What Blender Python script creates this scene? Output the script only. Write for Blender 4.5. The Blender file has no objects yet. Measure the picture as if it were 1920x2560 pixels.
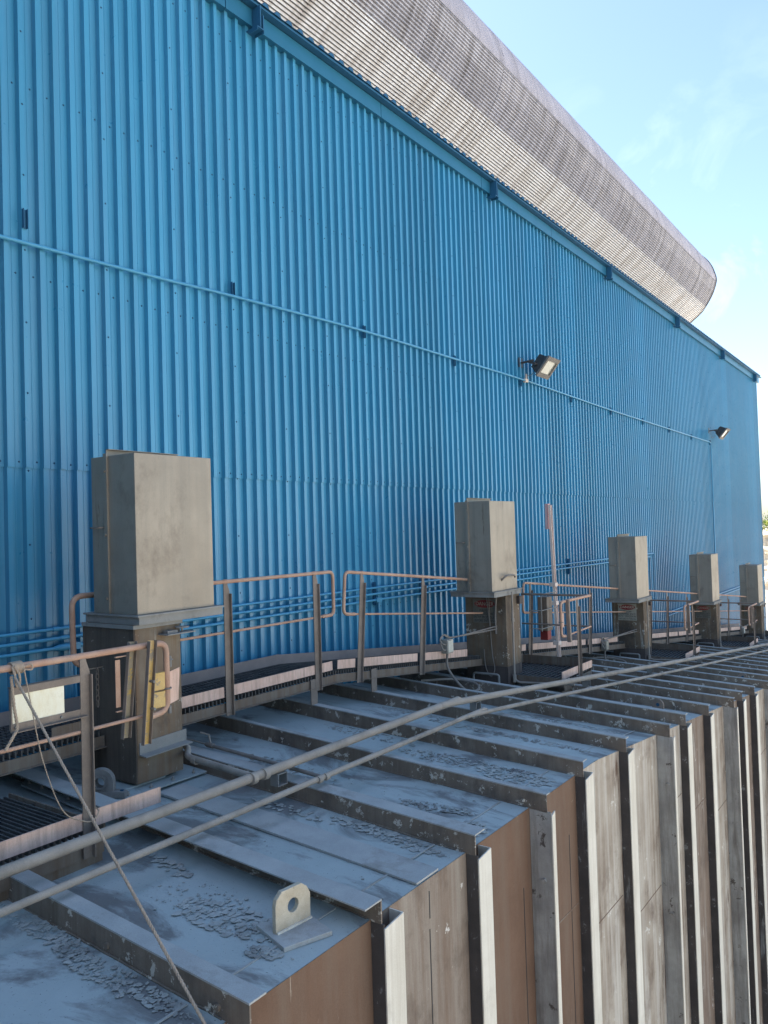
import bpy, bmesh, math, random
from mathutils import Vector, Matrix
random.seed(7)
S = bpy.context.scene
COL = S.collection
R = math.radians

# ------------------------------------------------------------------ materials
def new_mat(name):
    m = bpy.data.materials.new(name); m.use_nodes = True
    nt = m.node_tree
    return m, nt, nt.nodes['Principled BSDF']

def N(nt, t, **k):
    n = nt.nodes.new(t)
    for a, b in k.items(): setattr(n, a, b)
    return n

def ramp(nt, fac, stops):
    r = N(nt, 'ShaderNodeValToRGB')
    e = r.color_ramp.elements
    while len(e) < len(stops): e.new(0.5)
    for i, (p, c) in enumerate(stops):
        e[i].position = p; e[i].color = (c[0], c[1], c[2], 1) if hasattr(c, '__len__') else (c, c, c, 1)
    nt.links.new(fac, r.inputs[0])
    return r.outputs[0]

def noise(nt, co, scale, detail=6, rough=0.6, stretch=None, dist=0):
    n = N(nt, 'ShaderNodeTexNoise')
    n.inputs['Scale'].default_value = scale; n.inputs['Detail'].default_value = detail
    n.inputs['Roughness'].default_value = rough; n.inputs['Distortion'].default_value = dist
    if stretch:
        mp = N(nt, 'ShaderNodeMapping'); mp.inputs['Scale'].default_value = stretch
        nt.links.new(co, mp.inputs[0]); co = mp.outputs[0]
    nt.links.new(co, n.inputs['Vector'])
    return n.outputs['Fac']

def mix(nt, fac, a, b, mode='MIX'):
    m = N(nt, 'ShaderNodeMix', data_type='RGBA', blend_type=mode)
    if isinstance(fac, (int, float)): m.inputs[0].default_value = fac
    else: nt.links.new(fac, m.inputs[0])
    for s, v in ((6, a), (7, b)):
        if hasattr(v, '__len__'): m.inputs[s].default_value = (v[0], v[1], v[2], 1)
        else: nt.links.new(v, m.inputs[s])
    return m.outputs[2]

def weathered(name, c1, c2, rough=0.75, metal=0.0, scale=3.0, streak=None, chips=None, chip_t=0.62,
              chip_scale=9.0, grime=None, grime_t=0.55, bump=0.15, bump_scale=30, fine=0.12, spec=0.3,
              streak_stretch=(9, 9, 0.35), bump_dist=0.004, rough_var=0.12, drips=None, drip_t=0.56):
    """two-tone steel with fine speckle, vertical runs, paint chips and grime patches"""
    cool = any(k in name for k in ('blue', 'screw', 'corrug', 'leaf', 'ink', 'red'))
    wm = lambda c: c if (cool or not c) else (min(.9, c[0] * 1.03), c[1] * 1.0, c[2] * .95)
    c1, c2, streak, chips, grime, drips = [wm(c) for c in (c1, c2, streak, chips, grime, drips)]
    m, nt, b = new_mat(name)
    geo = N(nt, 'ShaderNodeNewGeometry'); co = geo.outputs['Position']
    base = mix(nt, ramp(nt, noise(nt, co, scale, 8, 0.62), [(0.3, 0.0), (0.7, 1.0)]), c1, c2)
    if streak:
        f = ramp(nt, noise(nt, co, 1.6, 9, 0.72, streak_stretch, 0.08), [(0.44, 0.0), (0.66, 0.85)])
        base = mix(nt, f, base, streak)
    if grime:
        f = ramp(nt, noise(nt, co, 2.3, 9, 0.7, (1, 1, .7), dist=0.12), [(grime_t - 0.06, 0.0), (grime_t + 0.1, 0.9)])
        base = mix(nt, f, base, grime)
    if chips:
        f = ramp(nt, noise(nt, co, chip_scale, 10, 0.74, dist=0.25), [(chip_t, 0.0), (chip_t + 0.025, 1.0)])
        base = mix(nt, f, base, chips)
    if drips:
        f1 = ramp(nt, noise(nt, co, 1.0, 10, 0.75, (11, 11, 0.75), 0.5), [(drip_t, 0.0), (drip_t + 0.03, 1.0)])
        f2 = ramp(nt, noise(nt, co, 1.1, 4, 0.5, (1.6, 1.6, 0.7)), [(0.48, 0.0), (0.56, 1.0)])
        mm = N(nt, 'ShaderNodeMath', operation='MULTIPLY'); nt.links.new(f1, mm.inputs[0]); nt.links.new(f2, mm.inputs[1])
        base = mix(nt, mm.outputs[0], base, drips)
    fn = noise(nt, co, 160, 3, 0.7)
    base = mix(nt, fine, base, ramp(nt, fn, [(0.3, 0.1), (0.7, 0.9)]), 'OVERLAY')
    nt.links.new(base, b.inputs['Base Color'])
    rr = N(nt, 'ShaderNodeMapRange'); rr.inputs[3].default_value = rough - rough_var; rr.inputs[4].default_value = min(1, rough + rough_var)
    nt.links.new(noise(nt, co, 7, 6), rr.inputs[0]); nt.links.new(rr.outputs[0], b.inputs['Roughness'])
    b.inputs['Metallic'].default_value = metal
    b.inputs['Specular IOR Level'].default_value = spec
    if bump:
        bp = N(nt, 'ShaderNodeBump'); bp.inputs['Strength'].default_value = bump; bp.inputs['Distance'].default_value = bump_dist
        nt.links.new(noise(nt, co, bump_scale, 1.5 if 'siding' in name else 8, 0.5 if 'siding' in name else 0.65, (1, 1, .45) if 'siding' in name else None), bp.inputs['Height'])
        nt.links.new(bp.outputs[0], b.inputs['Normal'])
    return m

M = {}
M['blue'] = weathered('blue_siding_paint', (0.042, 0.238, 0.385), (0.054, 0.268, 0.42), rough=0.32, scale=0.8, streak=(0.07, 0.25, 0.39),
                      fine=0.015, bump=0.16, bump_scale=1.3, bump_dist=0.02, spec=0.6, streak_stretch=(4, 4, 0.25))
M['blue_dark'] = weathered('dark_blue_roof_paint', (0.02, 0.10, 0.19), (0.03, 0.12, 0.21), rough=0.5, fine=0.04, bump=0.05)
M['blue_fascia'] = weathered('blue_fascia_paint', (0.022, 0.135, 0.225), (0.028, 0.15, 0.245), rough=0.4, fine=0.04, bump=0.05)
M['blue_pipe'] = weathered('blue_conduit_paint', (0.05, 0.25, 0.41), (0.065, 0.29, 0.45), rough=0.42, fine=0.04, bump=0.05, spec=0.5)
def sheet_tone(m, w, amt):
    nt = m.node_tree; b = nt.nodes['Principled BSDF']; src = b.inputs['Base Color'].links[0].from_socket
    sx = N(nt, 'ShaderNodeSeparateXYZ'); nt.links.new(N(nt, 'ShaderNodeNewGeometry').outputs['Position'], sx.inputs[0])
    d_ = N(nt, 'ShaderNodeMath', operation='DIVIDE'); d_.inputs[1].default_value = w; nt.links.new(sx.outputs[0], d_.inputs[0])
    fl_ = N(nt, 'ShaderNodeMath', operation='FLOOR'); nt.links.new(d_.outputs[0], fl_.inputs[0])
    wn = N(nt, 'ShaderNodeTexWhiteNoise', noise_dimensions='1D'); nt.links.new(fl_.outputs[0], wn.inputs['W'])
    mr = N(nt, 'ShaderNodeMapRange'); mr.inputs[3].default_value = 1 - amt; mr.inputs[4].default_value = 1 + amt; nt.links.new(wn.outputs['Value'], mr.inputs[0])
    hs = N(nt, 'ShaderNodeHueSaturation'); nt.links.new(mr.outputs[0], hs.inputs['Value']); nt.links.new(src, hs.inputs['Color'])
    nt.links.new(hs.outputs[0], b.inputs['Base Color'])
sheet_tone(M['blue'], .826, .09)
M['screw'] = weathered('screw_blue', (0.015, 0.06, 0.11), (0.03, 0.09, 0.15), rough=0.6, bump=0)
M['roof'] = None
M['dust_grey'] = weathered('dusty_grey_steel', (0.20, 0.20, 0.19), (0.28, 0.275, 0.26), rough=0.8, scale=4, chips=(0.42, 0.43, 0.41), chip_t=0.72,
                           grime=(0.11, 0.10, 0.095), grime_t=0.6, bump=0.2)
M['beam'] = weathered('beam_web_brown', (0.15, 0.118, 0.092), (0.24, 0.205, 0.17), rough=0.85, scale=3.5, chips=(0.50, 0.475, 0.42), chip_t=0.58,
                      chip_scale=9, grime=(0.09, 0.078, 0.068), grime_t=0.58, bump=0.35, streak=(0.14, 0.11, 0.085))
M['beam_top'] = weathered('beam_flange_dust', (0.30, 0.315, 0.315), (0.38, 0.395, 0.39), rough=0.85, scale=5, chips=(0.5, 0.53, 0.53), chip_t=0.70,
                          chip_scale=20, grime=(0.2, 0.19, 0.17), grime_t=0.6, bump=0.15)
M['box'] = weathered('galvanised_hood', (0.255, 0.22, 0.178), (0.37, 0.325, 0.268), rough=0.5, metal=0.35, scale=1.2, streak=(0.27, 0.24, 0.20),
                     grime=(0.19, 0.16, 0.13), grime_t=0.60, drips=(0.19, 0.145, 0.105), drip_t=0.60, fine=0.1, bump=0.12, bump_scale=5, streak_stretch=(7, 7, 0.25))
M['body'] = weathered('stained_hopper_steel', (0.115, 0.085, 0.06), (0.215, 0.175, 0.13), rough=0.8, scale=2.6, streak=(0.17, 0.105, 0.06),
                      chips=(0.44, 0.42, 0.37), chip_t=0.60, chip_scale=7, grime=(0.075, 0.06, 0.05), grime_t=0.56, drips=(0.38, 0.36, 0.31), drip_t=0.60, bump=0.4, bump_scale=14)
M['body_dark'] = weathered('dark_hopper_side', (0.095, 0.078, 0.062), (0.155, 0.125, 0.098), rough=0.85, scale=2, streak=(0.07, 0.055, 0.045),
                           chips=(0.36, 0.34, 0.29), chip_t=0.64, chip_scale=8, bump=0.3)
M['body_lower'] = weathered('bare_steel_skirt', (0.075, 0.06, 0.055), (0.11, 0.09, 0.08), rough=0.7, scale=2, streak=(0.06, 0.045, 0.04), bump=0.15)
M['rail'] = weathered('worn_orange_rail', (0.36, 0.205, 0.14), (0.47, 0.315, 0.235), rough=0.7, scale=6, chips=(0.22, 0.15, 0.11), chip_t=0.66,
                      chip_scale=26, grime=(0.26, 0.21, 0.18), grime_t=0.6, bump=0.2)
M['post'] = weathered('dusty_post_steel', (0.175, 0.14, 0.115), (0.245, 0.205, 0.175), rough=0.8, scale=5, chips=(0.36, 0.22, 0.14), chip_t=0.72,
                      grime=(0.14, 0.12, 0.105), bump=0.15)
M['toe'] = weathered('worn_pink_toe_plate', (0.56, 0.36, 0.27), (0.70, 0.50, 0.40), rough=0.65, scale=4, chips=(0.20, 0.15, 0.12), chip_t=0.70,
                     chip_scale=11, streak=(0.38, 0.26, 0.20), bump=0.15, streak_stretch=(14, 14, 1.5))
M['toe_back'] = weathered('dusty_back_toe_plate', (0.20, 0.175, 0.17), (0.30, 0.25, 0.23), rough=0.7, scale=3, chips=(0.40, 0.28, 0.22), chip_t=0.68, bump=0.1)
M['channel'] = weathered('brown_channel', (0.14, 0.115, 0.095), (0.20, 0.17, 0.14), rough=0.8, scale=4, streak=(0.13, 0.085, 0.055), bump=0.2)
M['grate'] = weathered('dark_grating', (0.045, 0.045, 0.047), (0.09, 0.088, 0.085), rough=0.7, scale=8, bump=0.1)
M['pipe'] = weathered('dusty_grey_pipe', (0.27, 0.235, 0.20), (0.36, 0.32, 0.275), rough=0.75, scale=5, chips=(0.5, 0.49, 0.46), chip_t=0.78,
                      chip_scale=14, grime=(0.20, 0.18, 0.155), grime_t=0.58, bump=0.12)
M['rust'] = weathered('rust_brown_panel', (0.118, 0.068, 0.044), (0.168, 0.102, 0.068), rough=0.85, scale=1.6, streak=(0.16, 0.115, 0.085),
                      chips=(0.42, 0.36, 0.28), chip_t=0.655, chip_scale=5, bump=0.12, streak_stretch=(3.2, 3.2, 0.3), drips=(0.36, 0.30, 0.24), drip_t=0.63)
M['mud'] = weathered('mud_grey_panel', (0.14, 0.094, 0.068), (0.215, 0.16, 0.122), rough=0.85, scale=1.8, streak=(0.30, 0.265, 0.225),
                     chips=(0.60, 0.58, 0.54), chip_t=0.64, chip_scale=4, bump=0.15, streak_stretch=(4, 4, 0.25), grime=(0.12, 0.09, 0.07), grime_t=0.56, drips=(0.60, 0.58, 0.53), drip_t=0.57)
M['cream_panel'] = weathered('limewashed_panel', (0.20, 0.152, 0.112), (0.40, 0.35, 0.29), rough=0.8, scale=2, streak=(0.52, 0.49, 0.44),
                             chips=(0.6, 0.59, 0.55), chip_t=0.64, chip_scale=4, bump=0.12, streak_stretch=(6, 6, 0.22), grime=(0.14, 0.10, 0.075), grime_t=0.60, drips=(0.13, 0.085, 0.06), drip_t=0.545)
M['cream'] = weathered('pale_flange', (0.58, 0.545, 0.47), (0.72, 0.69, 0.61), rough=0.7, scale=2.5, streak=(0.52, 0.47, 0.39),
                       grime=(0.44, 0.40, 0.34), grime_t=0.64, bump=0.1, streak_stretch=(10, 10, 0.4))
M['web_grey'] = weathered('galvanised_web', (0.26, 0.255, 0.24), (0.46, 0.455, 0.43), rough=0.65, metal=0.1, scale=3.2, streak=(0.17, 0.15, 0.135),
                          chips=(0.10, 0.085, 0.075), chip_t=0.61, chip_scale=5, bump=0.3, bump_scale=22, streak_stretch=(7, 7, 0.6))
M['web_dark'] = weathered('black_crusted_web', (0.055, 0.05, 0.048), (0.09, 0.08, 0.075), rough=0.9, scale=4, chips=(0.20, 0.205, 0.205), chip_t=0.61, drips=(0.22, 0.225, 0.225), drip_t=0.575,
                          chip_scale=8, bump=0.5)
M['yellow'] = weathered('faded_yellow_paint', (0.44, 0.27, 0.07), (0.54, 0.39, 0.17), rough=0.6, scale=5, chips=(0.26, 0.22, 0.17), chip_t=0.56,
                        chip_scale=15, grime=(0.40, 0.33, 0.24), grime_t=0.58, bump=0.15)
M['yellow_worn'] = weathered('mostly_bare_yellow_channel', (0.22, 0.19, 0.14), (0.30, 0.25, 0.17), rough=0.7, scale=5, chips=(0.45, 0.30, 0.08), chip_t=0.55, chip_scale=9, bump=0.15)
M['pale'] = weathered('blank_cream_plate', (0.72, 0.68, 0.52), (0.80, 0.78, 0.66), rough=0.45, scale=4, streak=(0.66, 0.58, 0.38), grime=(0.50, 0.40, 0.24),
                      grime_t=0.57, bump=0.1, bump_scale=10, streak_stretch=(5, 5, 1.5))
M['cast'] = weathered('cast_iron_dusty', (0.15, 0.15, 0.145), (0.23, 0.225, 0.215), rough=0.75, scale=8, bump=0.2, bump_scale=60)
M['lug'] = weathered('pale_lug_steel', (0.36, 0.31, 0.23), (0.52, 0.48, 0.39), rough=0.6, scale=9, chips=(0.2, 0.15, 0.1), chip_t=0.63, chip_scale=20, bump=0.3)
M['rope'] = weathered('grey_rope', (0.30, 0.235, 0.18), (0.40, 0.33, 0.26), rough=0.95, scale=30, bump=0.4, bump_scale=180)
M['flake'] = weathered('scale_flakes', (0.29, 0.315, 0.31), (0.40, 0.42, 0.41), rough=0.9, scale=10, grime=(0.13, 0.13, 0.13), bump=0.2)
M['lamp'] = weathered('lamp_housing', (0.055, 0.055, 0.06), (0.09, 0.085, 0.085), rough=0.6, bump=0.05)
M['lampframe'] = weathered('lamp_bezel', (0.14, 0.125, 0.115), (0.2, 0.18, 0.165), rough=0.6, bump=0.05)
M['redpost'] = weathered('faded_red_post', (0.42, 0.20, 0.19), (0.52, 0.30, 0.28), rough=0.7, scale=4, streak=(0.60, 0.47, 0.43), chips=(0.66, 0.6, 0.56), chip_t=0.66, bump=0.1)
M['whitepost'] = weathered('chalky_white_paint', (0.58, 0.50, 0.45), (0.68, 0.62, 0.58), rough=0.7, scale=5, streak=(0.5, 0.38, 0.33), bump=0.1)
M['red'] = weathered('dull_red', (0.20, 0.03, 0.028), (0.26, 0.045, 0.04), rough=0.6, bump=0.05)
M['signplate'] = weathered('grimy_sign_plate', (0.14, 0.13, 0.11), (0.20, 0.19, 0.16), rough=0.7, scale=12, bump=0.05)
M['signplate_pale'] = weathered('pale_sign_plate', (0.30, 0.29, 0.25), (0.40, 0.39, 0.33), rough=0.7, scale=14, bump=0.05)
M['ink'] = weathered('sign_ink', (0.03, 0.03, 0.03), (0.05, 0.05, 0.05), rough=0.8, bump=0)
M['cable'] = weathered('dusty_cable', (0.17, 0.155, 0.14), (0.23, 0.21, 0.19), rough=0.8, scale=12, bump=0.1)
M['jbox'] = weathered('junction_box_steel', (0.24, 0.23, 0.20), (0.34, 0.335, 0.30), rough=0.55, scale=14, grime=(0.16, 0.14, 0.11), bump=0.15)
M['jlid'] = weathered('junction_box_lid', (0.40, 0.40, 0.35), (0.58, 0.57, 0.50), rough=0.5, scale=14, grime=(0.2, 0.18, 0.14), bump=0.15)
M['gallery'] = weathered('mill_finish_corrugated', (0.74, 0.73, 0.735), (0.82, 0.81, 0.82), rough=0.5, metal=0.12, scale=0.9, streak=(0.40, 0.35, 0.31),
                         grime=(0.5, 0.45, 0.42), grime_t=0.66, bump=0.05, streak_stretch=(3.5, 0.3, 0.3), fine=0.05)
M['gallery_stain'] = weathered('stained_corrugation_trough', (0.13, 0.12, 0.125), (0.19, 0.175, 0.18), rough=0.7, scale=1.2, bump=0.05, fine=0.05)  # soffit corrugations: shade of one flank painted in, along with dust
M['gallery_stain2'] = weathered('dusty_corrugation_trough', (0.20, 0.19, 0.215), (0.31, 0.30, 0.33), rough=0.7, scale=1.2, streak=(0.12, 0.11, 0.11), streak_stretch=(3.0, .25, .25), bump=0.05, fine=0.05)  # same painted flank shade and dust for the side sheets
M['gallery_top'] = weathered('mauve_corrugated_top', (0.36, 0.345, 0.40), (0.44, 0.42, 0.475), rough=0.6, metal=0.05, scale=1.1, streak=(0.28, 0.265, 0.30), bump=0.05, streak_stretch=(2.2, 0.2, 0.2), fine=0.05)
M['gallery_end'] = weathered('gallery_trim', (0.13, 0.12, 0.12), (0.18, 0.17, 0.165), rough=0.6, bump=0.05)
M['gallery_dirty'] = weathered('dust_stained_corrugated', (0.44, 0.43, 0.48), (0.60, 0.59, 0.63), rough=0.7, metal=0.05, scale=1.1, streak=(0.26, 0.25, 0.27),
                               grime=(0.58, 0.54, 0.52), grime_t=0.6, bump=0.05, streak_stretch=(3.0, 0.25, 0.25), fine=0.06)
M['rock'] = weathered('pale_limestone', (0.48, 0.42, 0.33), (0.64, 0.58, 0.48), rough=0.95, scale=0.25, streak=(0.30, 0.27, 0.23), bump=0.8, bump_scale=1.2,
                      bump_dist=0.6, streak_stretch=(0.5, 0.5, 0.12))
M['ground'] = weathered('quarry_ground', (0.46, 0.43, 0.37), (0.56, 0.53, 0.47), rough=0.95, scale=0.05, grime=(0.30, 0.29, 0.18), grime_t=0.63, bump=0.4, bump_scale=0.8, bump_dist=0.2)
M['leafA'] = weathered('leaf_bright', (0.17, 0.22, 0.04), (0.30, 0.32, 0.06), rough=0.7, scale=1.0, bump=0)
M['leafB'] = weathered('leaf_dark', (0.05, 0.11, 0.02), (0.10, 0.17, 0.03), rough=0.7, scale=1.0, bump=0)
M['bark'] = weathered('bark', (0.10, 0.08, 0.06), (0.16, 0.13, 0.10), rough=0.95, bump=0.3)

M['nb'] = weathered('dark_grey_cladding', (0.05, 0.05, 0.052), (0.08, 0.078, 0.075), rough=0.6, scale=1, bump=0.05)  # for the added out-of-view block that holds back sky light

def glass_mat():
    m, nt, b = new_mat('lamp_lens_glass')
    geo = N(nt, 'ShaderNodeNewGeometry')
    c = mix(nt, noise(nt, geo.outputs['Position'], 6, 4), (0.30, 0.30, 0.25), (0.42, 0.42, 0.36))
    nt.links.new(c, b.inputs['Base Color']); b.inputs['Roughness'].default_value = 0.12
    b.inputs['Coat Weight'].default_value = 0.6; b.inputs['Coat Roughness'].default_value = 0.05
    return m
M['lens'] = glass_mat()

def roof_mat():
    """blue-grey dusty roof sheet: dust drifts, dark scale patches, pale spatter, rust hints"""
    m, nt, b = new_mat('dusty_roof_sheet')
    co = N(nt, 'ShaderNodeNewGeometry').outputs['Position']
    c = mix(nt, ramp(nt, noise(nt, co, 1.4, 8, 0.6, dist=0.5), [(0.3, 0), (0.7, 1)]), (0.30, 0.345, 0.335), (0.39, 0.435, 0.42))
    c = mix(nt, ramp(nt, noise(nt, co, 1.9, 9, 0.66, (1.0, 0.55, 1), 0.9), [(0.50, 0), (0.60, 0.9)]), c, (0.15, 0.15, 0.145))
    c = mix(nt, ramp(nt, noise(nt, co, 3.1, 9, 0.7, (1.3, 0.6, 1), 0.4), [(0.62, 0), (0.72, 0.6)]), c, (0.13, 0.105, 0.085))
    c = mix(nt, ramp(nt, noise(nt, co, 60, 4, 0.7), [(0.66, 0), (0.70, 0.6)]), c, (0.42, 0.45, 0.46))
    c = mix(nt, ramp(nt, noise(nt, co, 90, 3, 0.6), [(0.66, 0), (0.70, 0.7)]), c, (0.06, 0.06, 0.06))
    nt.links.new(c, b.inputs['Base Color'])
    b.inputs['Roughness'].default_value = 0.72; b.inputs['Specular IOR Level'].default_value = 0.3
    h1 = noise(nt, co, 1.9, 9, 0.66, (1.0, 0.55, 1), 0.9)
    bp = N(nt, 'ShaderNodeBump'); bp.inputs['Strength'].default_value = 0.5; bp.inputs['Distance'].default_value = 0.02
    bp2 = N(nt, 'ShaderNodeBump'); bp2.inputs['Strength'].default_value = 0.35; bp2.inputs['Distance'].default_value = 0.005
    nt.links.new(h1, bp.inputs['Height']); nt.links.new(noise(nt, co, 45, 8, 0.7), bp2.inputs['Height'])
    nt.links.new(bp.outputs[0], bp2.inputs['Normal']); nt.links.new(bp2.outputs[0], b.inputs['Normal'])
    return m
M['roof'] = roof_mat()

# ------------------------------------------------------------------ mesh helpers
def wloc(o):
    v = Vector((0, 0, 0))
    while o is not None: v += o.location; o = o.parent
    return v

class MB:
    def __init__(s): s.v = []; s.f = []; s.sm = []
    def add(s, vs, fs, smooth=False):
        o = len(s.v); s.v += [tuple(v) for v in vs]
        s.f += [tuple(i + o for i in f) for f in fs]; s.sm += [smooth] * len(fs); return s
    def box(s, x0, x1, y0, y1, z0, z1):
        vs = [(x, y, z) for z in (z0, z1) for y in (y0, y1) for x in (x0, x1)]
        return s.add(vs, [(0, 2, 3, 1), (4, 5, 7, 6), (0, 1, 5, 4), (2, 6, 7, 3), (0, 4, 6, 2), (1, 3, 7, 5)])
    def hexa(s, p):  # 8 points: bottom 4 ccw, top 4 ccw
        return s.add(p, [(3, 2, 1, 0), (4, 5, 6, 7), (0, 1, 5, 4), (1, 2, 6, 5), (2, 3, 7, 6), (3, 0, 4, 7)])
    def bar(s, a, b, w, h, up=(0, 0, 1)):  # rectangular bar a->b, w across, h along up
        a, b, up = Vector(a), Vector(b), Vector(up); d = (b - a).normalized()
        sd = d.cross(up).normalized() * (w / 2); u = sd.cross(d).normalized() * (h / 2)
        return s.hexa([a - sd - u, a + sd - u, b + sd - u, b - sd - u, a - sd + u, a + sd + u, b + sd + u, b - sd + u])
    def tube(s, pts, r, n=10, cap=True, rs=None):
        pts = [Vector(p) for p in pts]; rings = []; prev = None
        for i, p in enumerate(pts):
            if i == 0: t = pts[1] - p
            elif i == len(pts) - 1: t = p - pts[i - 1]
            else: t = (pts[i + 1] - p).normalized() + (p - pts[i - 1]).normalized()
            t.normalize()
            if prev is None:
                a = Vector((0, 0, 1)) if abs(t.z) < 0.9 else Vector((1, 0, 0))
                u = t.cross(a).normalized()
            else: u = (prev - t * prev.dot(t)).normalized()
            w = t.cross(u); prev = u; rr = rs[i] if rs else r
            rings.append([p + (u * math.cos(2 * math.pi * k / n) + w * math.sin(2 * math.pi * k / n)) * rr for k in range(n)])
        vs = [q for rg in rings for q in rg]; fs = []
        for i in range(len(pts) - 1):
            for k in range(n):
                k2 = (k + 1) % n; fs.append((i * n + k, i * n + k2, (i + 1) * n + k2, (i + 1) * n + k))
        s.add(vs, fs, True)
        if cap: s.add(rings[0], [tuple(range(n))[::-1]]); s.add(rings[-1], [tuple(range(n))])
        return s
    def cyl(s, a, b, r, n=12): return s.tube([a, b], r, n)
    def prism(s, poly, a, b, ex):  # poly of 2D pts -> mapped by ex(u,v,t) between t=a and t=b
        n = len(poly)
        vs = [ex(u, v, a) for u, v in poly] + [ex(u, v, b) for u, v in poly]
        return s.add(vs, [tuple(range(n))[::-1], tuple(range(n, 2 * n))] + [(i, (i + 1) % n, n + (i + 1) % n, n + i) for i in range(n)])
    def xf(s, f): s.v = [tuple(f(*v)) for v in s.v]; return s
    def build(s, name, mat, parent=None, bevel=0, fix=True):
        me = bpy.data.meshes.new(name)
        org = Vector((0, 0, 0))
        if parent is not None: org = wloc(parent)
        me.from_pydata([Vector(v) - org for v in s.v], [], s.f)
        if fix:
            bm = bmesh.new(); bm.from_mesh(me); bmesh.ops.recalc_face_normals(bm, faces=bm.faces); bm.to_mesh(me); bm.free()
        for p, k in zip(me.polygons, s.sm): p.use_smooth = k
        me.materials.append(M[mat] if isinstance(mat, str) else mat)
        o = bpy.data.objects.new(name, me); COL.objects.link(o)
        if parent is not None: o.parent = parent
        if bevel:
            bv = o.modifiers.new('bevel', 'BEVEL'); bv.width = bevel; bv.segments = 2; bv.limit_method = 'ANGLE'; bv.angle_limit = R(50)
        return o

def arc(c, r, a0, a1, n, plane='xz'):
    out = []
    for i in range(n + 1):
        a = R(a0 + (a1 - a0) * i / n); u, v = r * math.cos(a), r * math.sin(a)
        out.append((c[0] + u, c[1], c[2] + v) if plane == 'xz' else ((c[0] + u, c[1] + v, c[2]) if plane == 'xy' else (c[0], c[1] + u, c[2] + v)))
    return out

def roundpath(pts, r, n=6):
    pts = [Vector(p) for p in pts]; out = [pts[0]]
    for i in range(1, len(pts) - 1):
        a, b, c = pts[i - 1], pts[i], pts[i + 1]
        u = (a - b); w = (c - b); rr = min(r, u.length * 0.49, w.length * 0.49)
        p, q = b + u.normalized() * rr, b + w.normalized() * rr
        for k in range(n + 1):
            t = k / n; out.append(p * (1 - t) ** 2 + b * 2 * t * (1 - t) + q * t * t)
    out.append(pts[-1]); return out

def smooth_curve(pts, n=8):
    pts = [Vector(p) for p in pts]; P = [pts[0]] + pts + [pts[-1]]; out = []
    for i in range(1, len(P) - 2):
        for k in range(n):
            t = k / n; a, b, c, d = P[i - 1], P[i], P[i + 1], P[i + 2]
            out.append(0.5 * ((2 * b) + (c - a) * t + (2 * a - 5 * b + 4 * c - d) * t * t + (3 * b - a - 3 * c + d) * t ** 3))
    out.append(pts[-1]); return out

def thing(name, loc, label, cat, group=None):
    o = bpy.data.objects.new(name, None); o.empty_display_size = 0.2; COL.objects.link(o); o.location = loc
    o.matrix_world = Matrix.Translation(loc)
    o['label'] = label; o['category'] = cat
    if group: o['group'] = group
    return o
def tag(o, label, cat, group=None, kind=None):
    o['label'] = label; o['category'] = cat
    if group: o['group'] = group
    if kind: o['kind'] = kind
    return o
def copy_tree(src, dz=(0, 0, 0), parent=None):
    c = src.copy(); COL.objects.link(c)
    if parent is None: c.location = Vector(src.location) + Vector(dz)
    else: c.parent = parent
    for ch in list(src.children): copy_tree(ch, parent=c)
    return c

# ------------------------------------------------------------------ datum surfaces
XB = 6.68                    # where the casing roof starts to fall away
SL = 0.0985
HB = 0.13                   # height of roof beams
def T(x, y): return -2.082 + .0557 * y - SL * max(0.0, x - XB)     # top of roof beams
def RF(x, y): return T(x, y) - HB                                    # roof sheet
YE = 2.575                   # casing edge
WY = 6.52                    # cladding plane of blue building
XR = 37.3                    # far end of building

# ------------------------------------------------------------------ ground, cliff, trees
g = MB()
g.add([(-400, -500, -14.5), (700, -500, -14.5), (700, 600, -14.5), (-400, 600, -14.5)], [(0, 1, 2, 3)])
o = g.build('ground', 'ground'); o['kind'] = 'structure'

def ter(n_u, n_v, fn):
    vs = [fn(i / n_u, j / n_v) for j in range(n_v + 1) for i in range(n_u + 1)]
    fs = [(j * (n_u + 1) + i, j * (n_u + 1) + i + 1, (j + 1) * (n_u + 1) + i + 1, (j + 1) * (n_u + 1) + i) for j in range(n_v) for i in range(n_u)]
    return vs, fs
from mathutils import noise as MN
def cliff(u, v):
    y = -70 + 240 * u
    if v < 0.15: z = -14.8 + v / 0.15 * 4; x = 156 + v * 8
    elif v < 0.6: z = -10.8 + (v - 0.15) / 0.45 * 7.6; x = 157.5 + (v - 0.15) * 6
    else: z = -3.2 + (v - 0.6) * 3; x = 160 + (v - 0.6) * 220
    k = MN.noise(Vector((y * 0.35, z * 0.55, 0))) * 1.4 + MN.noise(Vector((y * 1.1, z * 1.6, 3))) * 0.6
    return (x + k * (1 if v > 0.1 else 0), y, z + (MN.noise(Vector((y * .2, x * .2, 9))) * 0.5 if v > 0.5 else 0))
vs, fs = ter(240, 60, cliff)
o = MB().add(vs, fs).build('rocky_cliff', 'rock'); o['kind'] = 'structure'

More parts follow.
